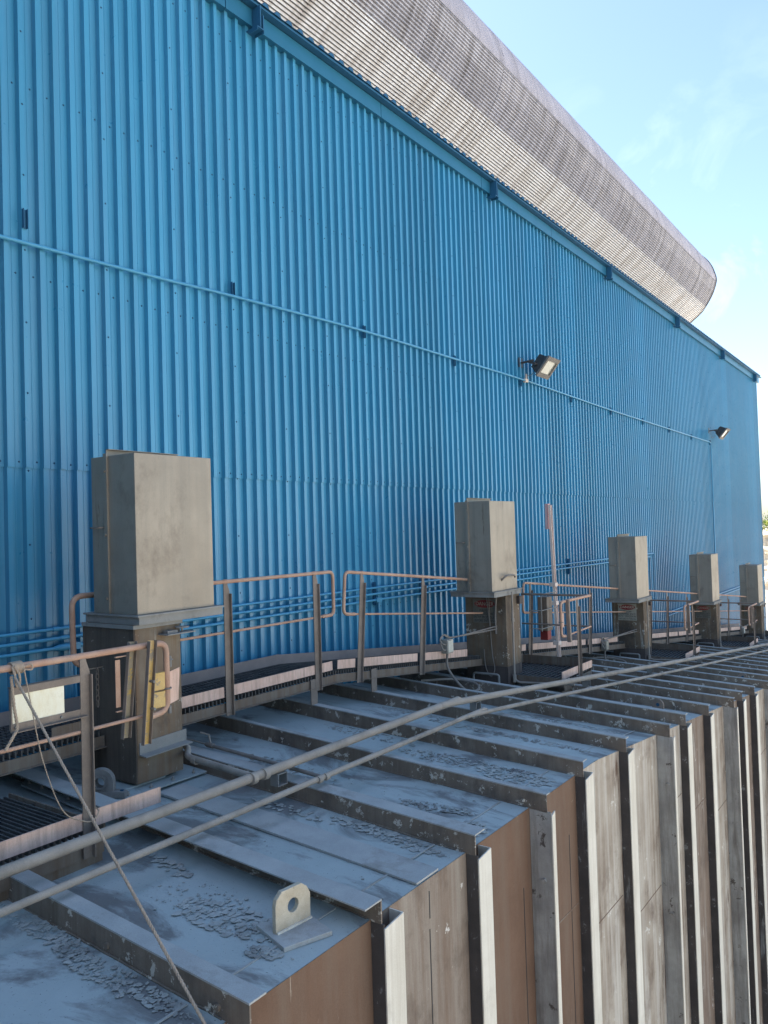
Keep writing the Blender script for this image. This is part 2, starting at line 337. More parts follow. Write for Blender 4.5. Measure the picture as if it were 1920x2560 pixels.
def tree(x, y, z, h, w, lbl, seed):
    rnd = random.Random(seed)
    t = thing('broadleaf_tree', (x, y, z), lbl, 'tree', 'trees on top of the distant cliff')
    tr = MB(); tr.tube([(x, y, z - 0.6), (x + .1, y, z + h * .35), (x, y + .15, z + h * .8)], .2, 7, rs=[.22, .15, .05])
    for k in range(6):
        a = rnd.uniform(0, 6.28); zz = z + h * rnd.uniform(.25, .6)
        tr.tube([(x, y, zz), (x + math.cos(a) * w * .35, y + math.sin(a) * w * .35, zz + h * .22)], .07, 5, rs=[.08, .03])
    tr.build('trunk', 'bark', t)
    for nm, cnt in (('leafA', 900), ('leafB', 520)):
        cr = MB()
        clumps = [(rnd.gauss(0, w * .28), rnd.gauss(0, w * .28), h * rnd.uniform(.25, 1.0)) for _ in range(22)]
        for i in range(cnt):
            cx, cy, cz = rnd.choice(clumps); k = 1 - 0.55 * max(0, cz / h - .4)
            p = Vector((x + cx * k + rnd.gauss(0, w * .10), y + cy * k + rnd.gauss(0, w * .10), z + cz + rnd.gauss(0, h * .06)))
            d1 = Vector((rnd.uniform(-1, 1), rnd.uniform(-1, 1), rnd.uniform(-1, 1))).normalized() * rnd.uniform(.10, .2)
            d2 = d1.cross(Vector((rnd.uniform(-1, 1), rnd.uniform(-1, 1), rnd.uniform(-1, 1)))).normalized() * rnd.uniform(.08, .15)
            cr.add([p - d1, p - d2, p + d1, p + d2], [(0, 1, 2, 3)])
        cr.build('crown', nm, t, fix=False)
tl = ['yellow-green tree beside the corner of the blue building, on the cliff top', 'tall bright green tree at the right edge of the photo on the cliff top',
      'bushy green tree half hidden behind the blue building corner']
tree(163, 29.6, -3.1, 4.6, 3.6, tl[0], 3)
tree(166, 26.6, -3.1, 5.2, 4.0, tl[1], 4)
tree(164, 33.0, -3.2, 4.3, 3.6, tl[2], 5)

# ------------------------------------------------------------------ blue building
bld = thing('blue_building', (20, 14, -14.5), 'long bright blue industrial building with vertical ribbed cladding', 'building')
X0, P_ = -21.0, 0.1652
def rib_wall(z0, z1, y, x0, x1):
    m = MB(); xs = []
    n = int((x1 - x0) / P_)
    ph = (3.598 - x0) % P_
    for i in range(-1, n + 1):
        xr = x0 + ph + i * P_ - 0.046   # rib start (dark side)
        for dx, dy in ((0, 0), (.007, -.052), (.052, -.052), (.061, 0)):
            x = xr + dx
            if x0 <= x <= x1: xs.append((x, y + dy))
        for dx, dy in ((.098, 0), (.101, -.003), (.107, -.003), (.110, 0)):
            x = xr + dx
            if x0 <= x <= x1: xs.append((x, y + dy))
    xs = [(x0, y)] + xs + [(x1, y)]
    k = len(xs)
    m.add([(x, yy, z0) for x, yy in xs] + [(x, yy, z1) for x, yy in xs], [(i, i + 1, k + i + 1, k + i) for i in range(k - 1)])
    return m
rib_wall(-14.5, 0.665, WY, X0, XR).build('lower_cladding', 'blue', bld)
rib_wall(0.645, 6.10, WY - 0.012, X0, XR).build('upper_cladding', 'blue', bld)
s = MB(); s.box(XR, XR + .006, WY - .012, 24, -14.5, 6.15); s.box(X0 - .01, X0, WY - .012, 24, -14.5, 6.15); s.box(X0, XR, 24, 24.05, -14.5, 6.15)
s.build('end_cladding', 'blue', bld)
c = MB(); c.box(XR - .06, XR + .02, WY - .055, WY - .047, -14.5, 5.98); c.build('corner_trim', 'blue_dark', bld)
f = MB()
x = X0
while x < XR:
    x2 = min(x + 3.02, XR + .25)
    f.box(x, x2 - .012, 6.405, 6.43, 5.985, 6.19); x += 3.02
f.box(X0, XR + .25, 6.432, WY, 5.99, 5.996)
f.build('fascia', 'blue_fascia', bld)
# roof sheet, ribs run front-to-back and stick out past the fascia
rf = MB(); pts = []
n = int((XR + .3 - X0) / 0.205)
for i in range(n):
    xr = X0 + i * 0.205
    pts += [(xr, 0), (xr + .028, .042), (xr + .085, .042), (xr + .113, 0)]
k = len(pts)
for (ya, za), (yb, zb), th in (((6.30, 6.245), (24, 8.0), 0),):
    rf.add([(x, ya, za + h) for x, h in pts] + [(x, yb, zb + h) for x, h in pts], [(i, i + 1, k + i + 1, k + i) for i in range(k - 1)])
    rf.add([(x, ya, za + h) for x, h in pts] + [(x, ya, za - .006) for x, h in pts], [(i, k + i, k + i + 1, i + 1) for i in range(k - 1)])
rf.add([(X0, 6.301, 6.222), (XR + .3, 6.301, 6.222), (XR + .3, 24, 7.97), (X0, 24, 7.97)], [(0, 1, 2, 3)])
rf.box(X0, XR + .3, 6.31, 6.40, 6.196, 6.221)
rf.build('roof', 'blue_dark', bld)
# bracket pairs under the eave
for i in range(8):
    xb = 6.60 + 5.94 * (i - 2)
    if xb > XR: break
    b = MB(); b.box(xb - .008, xb + .008, 6.27, 6.402, 5.93, 6.19); b.box(xb - .055, xb + .055, 6.27, 6.46, 5.908, 5.922)
    b.box(xb - .055, xb - .048, 6.27, 6.42, 5.875, 5.907); b.box(xb + .048, xb + .055, 6.27, 6.42, 5.875, 5.907); b.box(xb + .05, xb + .066, 6.28, 6.40, 5.93, 6.1)
    b.build('eave_bracket', 'blue_dark', bld)
# cladding screws
sc = MB(); rnd = random.Random(2)
def screw(x, y, z, r=.0115):
    sc.add([(x - r, y, z), (x, y, z - r), (x + r, y, z), (x, y, z + r), (x, y - .008, z)], [(0, 1, 4), (1, 2, 4), (2, 3, 4), (3, 0, 4)])
i = 0
x = 3.598 - 60 * P_
while x < XR:
    pan = x + .09
    for z in (5.72, 4.04, 2.352, .70, -1.05):
        screw(pan, WY - (.0125 if z > .66 else .0005), z + rnd.uniform(-.008, .008))
    if i % 5 == 1:
        for j in range(17): 
            z = 5.15 - .645 * j
            if z > -3: screw(x - .013, WY - .0525 - (.012 if z > .66 else 0), z + rnd.uniform(-.02, .02))
    x += P_; i += 1
o = sc.build('cladding_screws', 'screw', bld, fix=False); o['kind'] = 'stuff'

# ------------------------------------------------------------------ rounded corrugated gallery behind the roof
gal = thing('curved_gallery', (15, 12, 6.5), 'huge rounded gallery clad in dusty corrugated metal above the blue roof', 'conveyor gallery')
prof = [(11.6, 7.2), (9.33, 9.03), (8.73, 9.50), (8.55, 9.70), (8.33, 10.02), (8.15, 10.35), (8.02, 10.73), (7.99, 10.95), (8.04, 11.2), (8.16, 11.55), (8.36, 11.89), (8.7, 12.25), (9.3, 12.7), (10.2, 13.1), (11.4, 13.4), (13.0, 13.5)]
fine = smooth_curve([(0, a, b) for a, b in prof], 24)
L = [0]
for a, b in zip(fine[:-1], fine[1:]): L.append(L[-1] + (b - a).length)
def at(s_):
    for i in range(len(L) - 1):
        if L[i + 1] >= s_ or i == len(L) - 2:
            t = (s_ - L[i]) / (L[i + 1] - L[i]); p = fine[i].lerp(fine[i + 1], t); d = (fine[i + 1] - fine[i]).normalized()
            return p, Vector((0, d.z, -d.y))
def s_of(y, z):
    b = min(range(len(fine)), key=lambda i: (fine[i].y - y) ** 2 + (fine[i].z - z) ** 2); return L[b]
GX1 = 37.57
s1 = s_of(8.55, 9.80); s2 = s_of(8.03, 10.82)
def corr(xa, xb, sa, sb, off, mat, name, pitch=.0685, amp=.017):
    m = MB(); pr_ = []; k = int((sb - sa) / pitch * 6)
    for i in range(k + 1):
        s_ = sa + (sb - sa) * i / k; p, nn = at(s_)
        # sharp-lipped sinus
        w = math.sin(2 * math.pi * s_ / pitch)
        pr_.append(p + (-nn if nn.y > 0 and p.z < 11 else nn) * 0 + Vector((0, nn.y, nn.z)) * (amp * w + off))
    kk = len(pr_)
    m.add([(xa, p.y, p.z) for p in pr_] + [(xb, p.y, p.z) for p in pr_], [(i, i + 1, kk + i + 1, kk + i) for i in range(kk - 1)], True)
    ob = m.build(name, mat, gal, fix=False)
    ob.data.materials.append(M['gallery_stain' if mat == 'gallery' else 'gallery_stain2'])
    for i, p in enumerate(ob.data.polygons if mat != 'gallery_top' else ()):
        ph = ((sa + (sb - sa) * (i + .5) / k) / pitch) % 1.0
        if .28 < ph < .72: p.material_index = 1  # one flank of each wave darkened: shade put into the colour, with dust
    return ob
xa = -20.0; i = 0
jr = random.Random(5)
while xa < GX1 - .1:
    xb = min(xa + 3.05, GX1)
    o_ = .004 * (i % 2)
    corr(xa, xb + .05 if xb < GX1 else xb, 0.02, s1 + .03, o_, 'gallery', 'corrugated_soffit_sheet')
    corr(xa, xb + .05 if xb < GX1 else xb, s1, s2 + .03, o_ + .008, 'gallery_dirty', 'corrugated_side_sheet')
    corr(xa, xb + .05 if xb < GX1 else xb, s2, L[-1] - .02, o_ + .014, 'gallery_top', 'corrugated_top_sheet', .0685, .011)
    xa = xb; i += 1
for s_, nm in ((s1 + .015, 'soffit_seam'), (s2 + .015, 'side_seam')):
    p, nn = at(s_); e = MB(); q_ = Vector((0, nn.y, nn.z)) * .022
    e.tube([(-20, p.y + q_.y, p.z + q_.z), (GX1, p.y + q_.y, p.z + q_.z)], .014, 6); e.build(nm, 'ink', gal)
for i in range(19):
    xq = -20 + 3.05 * i + .04
    if xq > GX1 or xq < -2: continue
    e = MB(); pts = []
    for j in range(30):
        p, nn = at(.05 + (L[-1] - .1) * j / 29); pts.append((xq, p.y + nn.y * .018, p.z + nn.z * .018))
    e.tube(pts, .011, 5); e.build('sheet_joint', 'ink', gal)
e = MB(); vs = [(GX1, p.y, p.z) for p in fine] + [(GX1, 13.0, 7.2)]
e.add(vs, [tuple(range(len(vs)))]); e.build('end_wall', 'gallery_end', gal)
e = MB(); e.tube([(GX1, p.y, p.z) for p in fine[::4]], .035, 6); e.build('end_trim', 'gallery_end', gal)
e = MB(); e.box(-20, GX1 - .02, 12.98, 13.02, 7.2, 13.5); e.build('back_wall', 'gallery_end', gal)
for xc in (-12, -2, 8, 18, 28, 36):
    e = MB(); e.box(xc - .15, xc + .15, 12.3, 12.6, 6.6, 7.3 + .2); e.build('support_column', 'gallery_end', gal)

# ------------------------------------------------------------------ conduits on the wall
def clip_strut(mb, x, z0, z1, y=WY - .068):
    mb.box(x - .02, x + .02, y - .003, y, z0, z1); mb.box(x - .02, x - .016, y - .032, y - .003, z0, z1); mb.box(x + .016, x + .02, y - .032, y - .003, z0, z1)
up = thing('wall_conduit', (14, 6.46, 2.7), 'long blue conduit pipe crossing the upper wall to both floodlights', 'conduit', 'blue conduits on the wall')
cp = [(-8, 6.43, 2.30), (3.52, 6.43, 2.601), (6.2, 6.43, 2.70), (8.6, 6.43, 2.772), (11.0, 6.43, 2.785), (13.75, 6.43, 2.80), (18.3, 6.43, 2.745), (23.3, 6.43, 2.72), (28.10, 6.43, 2.70), (28.35, 6.43, 2.69), (28.38, 6.43, 2.45), (28.38, 6.43, -4)]
MB().tube(smooth_curve(cp[:9], 6) + roundpath(cp[8:], .15), .019, 8).build('pipe', 'blue_pipe', up)
for x in ():
    q = MB(); q.cyl((x - .04, 6.43, 2.60 + (x > 4) * .08 + (x > 7) * .08), (x + .04, 6.43, 2.62 + (x > 4) * .08 + (x > 7) * .08), .024)
for i in range(11):
    xs_ = 3.745 + 2.46 * i; zb = [2.74, 2.69, 2.68, 2.67, 2.66, 2.64, 2.63, 2.62, 2.62, 2.6, 2.6][i]
    b = MB(); clip_strut(b, xs_, zb, zb + .17); b.build('strut_bracket', 'blue_dark', up)
fb = MB(); fb.box(13.74, 13.86, 6.40, 6.46, 2.765, 2.835); fb.cyl((13.83, 6.43, 2.8), (13.83, 6.43, 2.93), .018); fb.build('junction_fitting', 'whitepost', up, bevel=.01)

lab = ['top one of the three thin blue conduits low on the wall', 'middle one of the three thin blue conduits low on the wall', 'bottom one of the three thin blue conduits low on the wall']
for k, (z0, xe_) in enumerate(((-.778, 21.2), (-.863, 21.05), (-.948, 14.9))):
    t = thing('wall_conduit', (9, 6.44, z0), lab[k], 'conduit', 'blue conduits on the wall')
    pth = [(-8, 6.425, z0), (9, 6.425, z0), (xe_ - .1, 6.425, z0 - .035)]
    if k < 2: pth = roundpath([(-8, 6.425, z0), (9, 6.425, z0), (xe_ + .15 + .15 * (1 - k), 6.425, z0 - .04), (xe_ + .15 + .15 * (1 - k), 6.425, -3.3)], .12)
    MB().tube(pth, .0165 if k else .015, 8).build('pipe', 'blue_pipe', t)
    for x in (0.9 + k * .3, 3.95 + k * .07, 7.0, 10.1, 13.2):
        q = MB()
        if k == 2 and abs(x - 4.09) < .1: q.tube([(3.93, 6.425, z0), (3.98, 6.425, z0), (4.08, 6.425, z0), (4.2, 6.425, z0)], .03, 8, rs=[.02, .032, .034, .02])
        else: q.cyl((x - .03, 6.425, z0), (x + .03, 6.425, z0), .021)
        q.build('coupling', 'blue_pipe', t)
    if k == 2:
        for x in (4.13, 9.0 - .2):
            q = MB()
            q.cyl((x, 6.425, z0), (x, 6.425, -2.4), .015, 8); q.box(x - .07, x + .05, 6.40, 6.45, z0 - .03, z0 + .03)
            q.build('drop_pipe', 'blue_pipe', t)
    if k == 0:
        q = MB(); q.box(5.50, 5.62, 6.39, 6.48, z0 - .06, z0 + .06); q.build('outlet_box', 'blue_pipe', t, bevel=.006)
        q = MB(); q.box(5.525, 5.595, 6.386, 6.3895, z0 - .035, z0 + .035); q.build('box_opening', 'screw', t)
        for x in (1.65, 5.05, 8.72, 9.9, 12.3, 15.6):
            b = MB(); clip_strut(b, x, -1.02, -.70); b.build('strut_bracket', 'blue_dark', t)
for k, z0 in enumerate((-2.50, -2.59)):
    t = thing('wall_conduit', (29, 6.44, z0), ['upper', 'lower'][k] + ' thin blue conduit low on the far wall beside the fifth hood', 'conduit', 'blue conduits on the wall')
    MB().tube([(22.4, 6.425, z0 - .03), (XR - .3, 6.425, z0)], .0165, 8).build('pipe', 'blue_pipe', t)

# ------------------------------------------------------------------ floodlights
def floodlight(x, z, lbl):
    t = thing('floodlight', (x, 6.12, z), lbl, 'floodlight', 'floodlights on the blue wall')
    ex = Vector((1, 0, 0)); ey = Vector((0, -.64, .77)); en = ex.cross(ey); en = Vector((0, -.77, -.64))   # ey up the lens, en out of the lens
    o0 = Vector((x, 6.04, z))
    P = lambda u, v, w: o0 + ex * u + ey * v + en * w
    def bx(m, u0, u1, v0, v1, w0, w1, tu=0, tv=0):
        m.hexa([P(u0 + tu, v0 + tv, w0), P(u1 - tu, v0 + tv, w0), P(u1 - tu, v1 - tv, w0), P(u0 + tu, v1 - tv, w0), P(u0, v0, w1), P(u1, v0, w1), P(u1, v1, w1), P(u0, v1, w1)])
    h = MB(); bx(h, -.24, .24, -.19, .19, -.20, 0, .06, .05)
    for k in range(5): bx(h, -.13 + k * .06, -.12 + k * .06, -.12, .12, -.23, -.195)
    h.build('housing', 'lamp', t, bevel=.008)
    fr = MB()
    bx(fr, -.265, .265, .13, .215, 0.002, .045); bx(fr, -.265, .265, -.215, -.13, 0.002, .045)
    bx(fr, -.265, -.20, -.13, .13, 0.002, .045); bx(fr, .20, .265, -.13, .13, 0.002, .045)
    fr.build('bezel', 'lampframe', t, bevel=.005)
    ln = MB(); bx(ln, -.20, .20, -.13, .13, 0.004, .02); ln.build('lens', 'lens', t)
    a = MB(); a.box(x - .33, x - .17, WY - .06, WY - .045, z + .02, z + .20); a.bar((x - .25, 6.46, z + .1), (x - .25, 6.2, z + .12), .05, .03)
    for sg in (-1, 1): a.bar((x - .25, 6.30, z + .11), (x + sg * .255, 6.17, z + .05), .02, .05)
    a.cyl((x - .29, 6.16, z + .04), (x + .29, 6.16, z + .04), .02)
    a.build('mounting_yoke', 'lamp', t)
    w = MB(); w.tube(smooth_curve([(x - .1, 6.43, z - .1), (x - .04, 6.38, z - .12), (x + .04, 6.30, z - .02), (x + .06, 6.25, z + .06)]), .006, 6); w.build('supply_wire', 'cable', t)
floodlight(13.93, 3.02, 'nearer floodlight with pale lens mounted on the blue wall')
floodlight(28.62, 2.99, 'small distant floodlight on the blue wall near its far end')

# ------------------------------------------------------------------ steel casing
cas = thing('steel_casing', (17, 4.5, -14), 'long dusty steel duct casing with raised stiffener ribs on roof and side', 'industrial casing')
XA, XZ = -1.2, 36.6
r = MB(); NX = 220
cols = sorted(set([XA, XB, XZ] + [XA + (XZ - XA) * i / NX for i in range(NX + 1)]))
ys = [YE + .0, 2.70, 2.9, 3.3, 3.8, 4.4, 5.0, 5.6, 6.2, WY + .3]
def wav(x, y):
    if y < YE + .05: return 0.0
    return .012 * MN.noise(Vector((x * 1.3, y * 1.1, 0)))
vs = [(x, y, RF(x, y) + wav(x, y)) for y in ys for x in cols]; nc = len(cols)
fs = [(j * nc + i, j * nc + i + 1, (j + 1) * nc + i + 1, (j + 1) * nc + i) for j in range(len(ys) - 1) for i in range(nc - 1)]
r.add(vs, fs, False)
r.build('roof_sheet', 'roof', cas)
# roof seams / lap straps
st = MB()
for xs_, w in ((3.82, .24),):
    a, b2 = xs_, xs_ + w
    st.hexa([(a, YE + .003, RF(a, YE) + .006), (b2, YE + .003, RF(b2, YE) + .006), (b2, 4.9, RF(b2, 4.9) + .008), (a, 4.9, RF(a, 4.9) + .008)] +
            [(a, YE + .003, RF(a, YE) + .018), (b2, YE + .003, RF(b2, YE) + .018), (b2, 4.9, RF(b2, 4.9) + .024), (a, 4.9, RF(a, 4.9) + .024)])
st.build('lap_strap', 'beam_top', cas)
sm = MB()
beams = [(-.72, 'd'), (.3, 's'), (1.31, 's'), (2.33, 'd'), (3.36, 'L'), (4.38, 's'), (5.32, 'd'), (6.2, 's'), (7.26, 's'), (8.42, 'd'), (9.3, 's'), (10.36, 's'), (11.44, 'd'), (12.3, 's'), (13.2, 's')]
x = 14.35; k = 0
while x < XZ - .3: beams.append((x, 'dss'[k % 3])); x += 1.01; k += 1
bx_ = [b[0] for b in beams]
for a, b2 in zip(bx_[:-1], bx_[1:]):
    if a < 9:
        for yy in (2.79,):
            sm.bar((a + .03, yy, RF(a + .03, yy) + .006), (b2 - .03, yy, RF(b2 - .03, yy) + .006), .012, .006)
        mid = (a + b2) / 2
sm.build('weld_seam', 'beam_top', cas)
panel_m = {2.33: 'rust', 3.36: 'mud', 4.38: 'rust', 5.32: 'rust', 6.2: 'cream_panel', 7.26: 'cream_panel', 8.42: 'cream_panel', 9.3: 'mud', 10.36: 'cream_panel', 11.44: 'mud', 12.3: 'mud', 13.2: 'cream_panel'}
ZB = -14.0
prev = XA
def tips(x): return 2.46
for i, (bxx, kd) in enumerate(beams):
    nx = beams[i + 1][0] if i + 1 < len(beams) else XZ
    pm = panel_m.get(bxx, ['rust', 'mud', 'cream_panel'][i % 3])
    # side panel between this stiffener and the next
    p = MB(); y = YE - .004
    tx = [bxx + (nx - bxx) * k / 6 for k in range(7)]
    vs = [(xx, y + .004 * math.sin(xx * 9) * 0, ZB) for xx in tx] + [(xx, y, RF(xx, YE) + .001) for xx in tx]
    p.add(vs, [(k, k + 1, 8 + k, 7 + k) for k in range(6)])
    p.build('side_panel', pm, cas)
    if bxx < 13.5 and i > 1:
        # horizontal weld line on the panel
        q = MB(); zz = -3.1 - .35 * (i % 3); q.bar((bxx + .03, y - .001, zz), (nx - .03, y - .001, zz), .006, .004, (0, 1, 0)); q.build('panel_weld', 'mud' if pm == 'rust' else 'rust', cas)
    # roof beam
    web_y0, web_y1 = (2.43, 6.45) if kd == 'd' else (2.50, 6.45)
    b = MB(); n = 14
    fl = {'d': (.0, .055), 's': (.0, .085), 'L': (-.145, .0)}[kd]
    if abs(bxx - 4.38) < .01: fl = (0, .13)
    if abs(bxx - 2.33) < .01: fl = (0, .10); 
    th = .009
    def seg(mb, xa_, xb_, ya, yb, za, zb):  # dz relative to beam top
        mb.hexa([(xa_, ya, T(xa_, ya) + za), (xb_, ya, T(xa_, ya) + za), (xb_, yb, T(xa_, yb) + za), (xa_, yb, T(xa_, yb) + za),
                 (xa_, ya, T(xa_, ya) + zb), (xb_, ya, T(xa_, ya) + zb), (xb_, yb, T(xa_, yb) + zb), (xa_, yb, T(xa_, yb) + zb)])
    rr_ = random.Random(i)
    seg(b, bxx, bxx + th, web_y0, web_y1, -HB - .0035, -.0095)
    if abs(bxx - 4.38) < .01:
        seg(b, bxx - .004, bxx - .0005, 3.45, 3.7, -HB - .01, -.006)
    for yb_ in ((2.62, 3.4) if kd == 'd' else ()):
        zc = T(bxx, yb_) - .085
        b.cyl((bxx - .012, yb_, zc), (bxx + .002, yb_, zc), .016, 8)
    ob = b.build('roof_beam', 'beam', cas, bevel=0)
    ft = MB(); seg(ft, bxx + fl[0] + (0 if fl[0] == 0 else th), bxx + max(fl[1], th), web_y0, web_y1, -.009, 0)
    ft.build('top_flange', 'beam_top', ob)
    wb = MB()
    if bxx < 15:
        pts_ = [(bxx - .004, yy, RF(bxx, yy) + wav(bxx, yy) + .004 + .002 * math.sin(yy * 31)) for yy in [YE + .02 + j * (6.2 - YE) / 40 for j in range(41)]]
        wb.tube(pts_, .006, 5); wb.build('weld_bead', 'beam', ob)
    # side stiffener
    w = MB(); f_ = MB()
    zt = RF(bxx, YE) - .005
    yo = 2.40 if kd == 'd' else 2.485
    w.box(bxx, bxx + th, yo, YE - .006, ZB, zt)
    for zc in ([zt - .5 - 1.35 * j for j in range(6)] if kd == 'd' else []):
        w.cyl((bxx - .012, (yo + YE) / 2 - .02, zc), (bxx + .002, (yo + YE) / 2 - .02, zc), .015, 8)
    ow = w.build('side_stiffener', 'web_grey' if kd == 'd' else 'web_dark', cas)
    fw = .055 if kd == 'd' else (.165 if kd != 'L' else .175)
    f_.hexa([(bxx, yo - .009, ZB), (bxx + fw, yo - .009, ZB), (bxx + fw, yo - .0005, ZB), (bxx, yo - .0005, ZB),
             (bxx, yo - .009, zt - .02), (bxx + fw, yo - .009, zt + .0), (bxx + fw, yo - .0005, zt + .0), (bxx, yo - .0005, zt - .02)])
    if kd != 'd': f_.box(bxx + fw - .007, bxx + fw, yo, YE - .006, ZB, zt + .0)
    f_.build('outer_flange', 'cream', ow)
for xs_, z0_, z1_ in ((3.93, -4.5, -2.36), (3.935, -2.30, -2.14), (5.18, -6, -2.6), (6.03, -5, -2.5)):
    q = MB(); q.box(xs_, xs_ + .007, YE - .0065, YE - .0045, z0_, z1_); q.build('open_seam', 'ink', cas)
# stub posts from beams to the walkway
for xs_ in (6.22, 7.27):
    b = MB(); b.box(xs_ - .05, xs_ + .05, 5.405, 5.415, T(xs_, 5.4), T(xs_, 5.4) + .26); b.build('walkway_stub', 'post', cas)

# loose scale flakes lying on the roof
fk = MB(); rf_ = random.Random(11)
def flake(x, y, z, s_):
    k = rf_.randint(4, 7); a0 = rf_.uniform(0, 6.28)
    tx, ty = rf_.gauss(0, .055), rf_.gauss(0, .055)
    el = rf_.uniform(.5, 1.0); rot = rf_.uniform(0, 3.14); pts = []
    for j in range(k):
        a = a0 + 6.283 * j / k + rf_.uniform(-.35, .35); rr = s_ * rf_.uniform(.7, 1.1)
        u, v = rr * math.cos(a), rr * math.sin(a) * el
        px, py = u * math.cos(rot) - v * math.sin(rot), u * math.sin(rot) + v * math.cos(rot)
        pts.append((x + px, y + py, z + px * tx + py * ty))
    th = .0022
    fk.add(pts + [(a, b, c - th) for a, b, c in pts], [tuple(range(k)), tuple(range(k, 2 * k))[::-1]] + [(j, k + j, k + (j + 1) % k, (j + 1) % k) for j in range(k)])
def pile(cx, cy, rx, ry, rot, cnt, s0, s1, hump=.015):
    for _ in range(int(cnt * .8)):
        r_ = math.sqrt(rf_.random()) ; a = rf_.uniform(0, 6.283)
        u, v = r_ * rx * math.cos(a), r_ * ry * math.sin(a)
        x = cx + u * math.cos(rot) - v * math.sin(rot); y = cy + u * math.sin(rot) + v * math.cos(rot)
        if y < YE + .02: continue
        flake(x, y, RF(x, y) + wav(x, y) + .005 + .3 * hump * (1 - r_) * rf_.random() + rf_.uniform(0, .0035), s0 * .6 + (s1 * 1.45 - s0 * .6) * rf_.random() ** 1.9)
pile(2.90, 3.18, .13, .36, .12, 360, .008, .026, .022)
pile(3.12, 3.9, .05, .22, -.1, 70, .008, .03)
pile(2.79, 2.80, .05, .10, .3, 110, .007, .022)
pile(2.97, 3.45, .16, .3, .2, 90, .004, .012)
pile(2.26, 3.9, .06, .55, 0.0, 500, .006, .018)
pile(2.22, 3.2, .07, .45, .05, 420, .005, .016)
pile(2.24, 2.85, .06, .2, 0, 120, .004, .012)
pile(4.27, 3.1, .07, .5, -.03, 260, .007, .022)
pile(4.2, 3.9, .06, .4, 0, 90, .006, .02)
pile(4.72, 2.72, .12, .10, .3, 130, .012, .03)
pile(4.90, 3.1, .08, .3, .2, 150, .008, .022)
pile(5.86, 2.95, .17, .32, .1, 380, .009, .026)
pile(5.9, 3.6, .12, .5, .1, 260, .007, .02)
pile(6.05, 4.6, .10, .6, 0, 180, .006, .018)
pile(6.95, 3.6, .1, .9, 0, 420, .007, .02)
pile(7.1, 4.8, .1, .6, 0, 160, .006, .018)
pile(8.1, 3.6, .14, .8, 0, 300, .008, .022)
pile(4.9, 4.6, .12, .5, 0, 140, .006, .02)
pile(3.9, 4.5, .1, .3, 0, 90, .008, .022)
pile(9.1, 3.3, .1, .6, 0, 150, .008, .022)
pile(3.0, 3.4, .4, .9, 0, 60, .003, .01)
pile(3.55, 3.3, .3, .8, 0, 40, .003, .008)
pile(5.0, 3.6, .4, 1.0, 0, 80, .003, .01)
o = fk.build('loose_scale_flakes', 'flake', fix=False)
tag(o, 'curled grey scale flakes lying in drifts on the casing roof', 'flakes', kind='stuff')

# ------------------------------------------------------------------ pillars with hoods
def text_mesh(body, size, name, mat, parent, loc, rot, xs=1.0):
    cu = bpy.data.curves.new(name, 'FONT'); cu.body = body; cu.size = size; cu.align_x = 'CENTER'; cu.align_y = 'CENTER'; cu.extrude = .0008; cu.space_line = .95
    ob = bpy.data.objects.new(name, cu); COL.objects.link(ob)
    dg = bpy.context.evaluated_depsgraph_get(); me = bpy.data.meshes.new_from_object(ob.evaluated_get(dg))
    bpy.data.objects.remove(ob)
    mw = Matrix.Translation(loc) @ rot @ Matrix.Diagonal((xs, 1, 1, 1))
    me.transform(Matrix.Translation(-wloc(parent)) @ mw)
    me.materials.clear(); me.materials.append(M[mat])
    o = bpy.data.objects.new(name, me); COL.objects.link(o); o.parent = parent
    return o

def hood(x0, x1, y0, y1, z0, z1, t):
    b = MB(); b.box(x0, x1, y0, y1, z0, z1); b.build('hood', 'box', t, bevel=.004)
    ob = b
    k = MB(); yc = y0 + (y1 - y0) * .62
    k.box(x0 - .016, x0 - .0005, yc - .012, yc + .03, z0 + .0, z1 + .02)          # batten on the -x face
    k.box(x0 - .0, x1 - .07, yc + .008, yc + .013, z1 + .0005, z1 + .055)           # folded seam along the top
    k.box(x0 - .0, x1 - .07, yc - .02, yc + .0075, z1 + .0495, z1 + .055)
    for zz in (z0 + .12, z0 + .62, z1 - .12): k.cyl((x0 - .03, yc + .01, zz), (x0 - .016, yc + .01, zz), .011, 8)
    k.build('seam_batten', 'box', t)
    h = MB(); h.tube(roundpath([(x0 - .001, y1 - .03, z0 + .68), (x0 - .045, y1 - .03, z0 + .68), (x0 - .045, yc + .06, z0 + .68), (x0 - .001, yc + .06, z0 + .68)], .02), .007, 6)
    h.build('hood_handle', 'post', t)

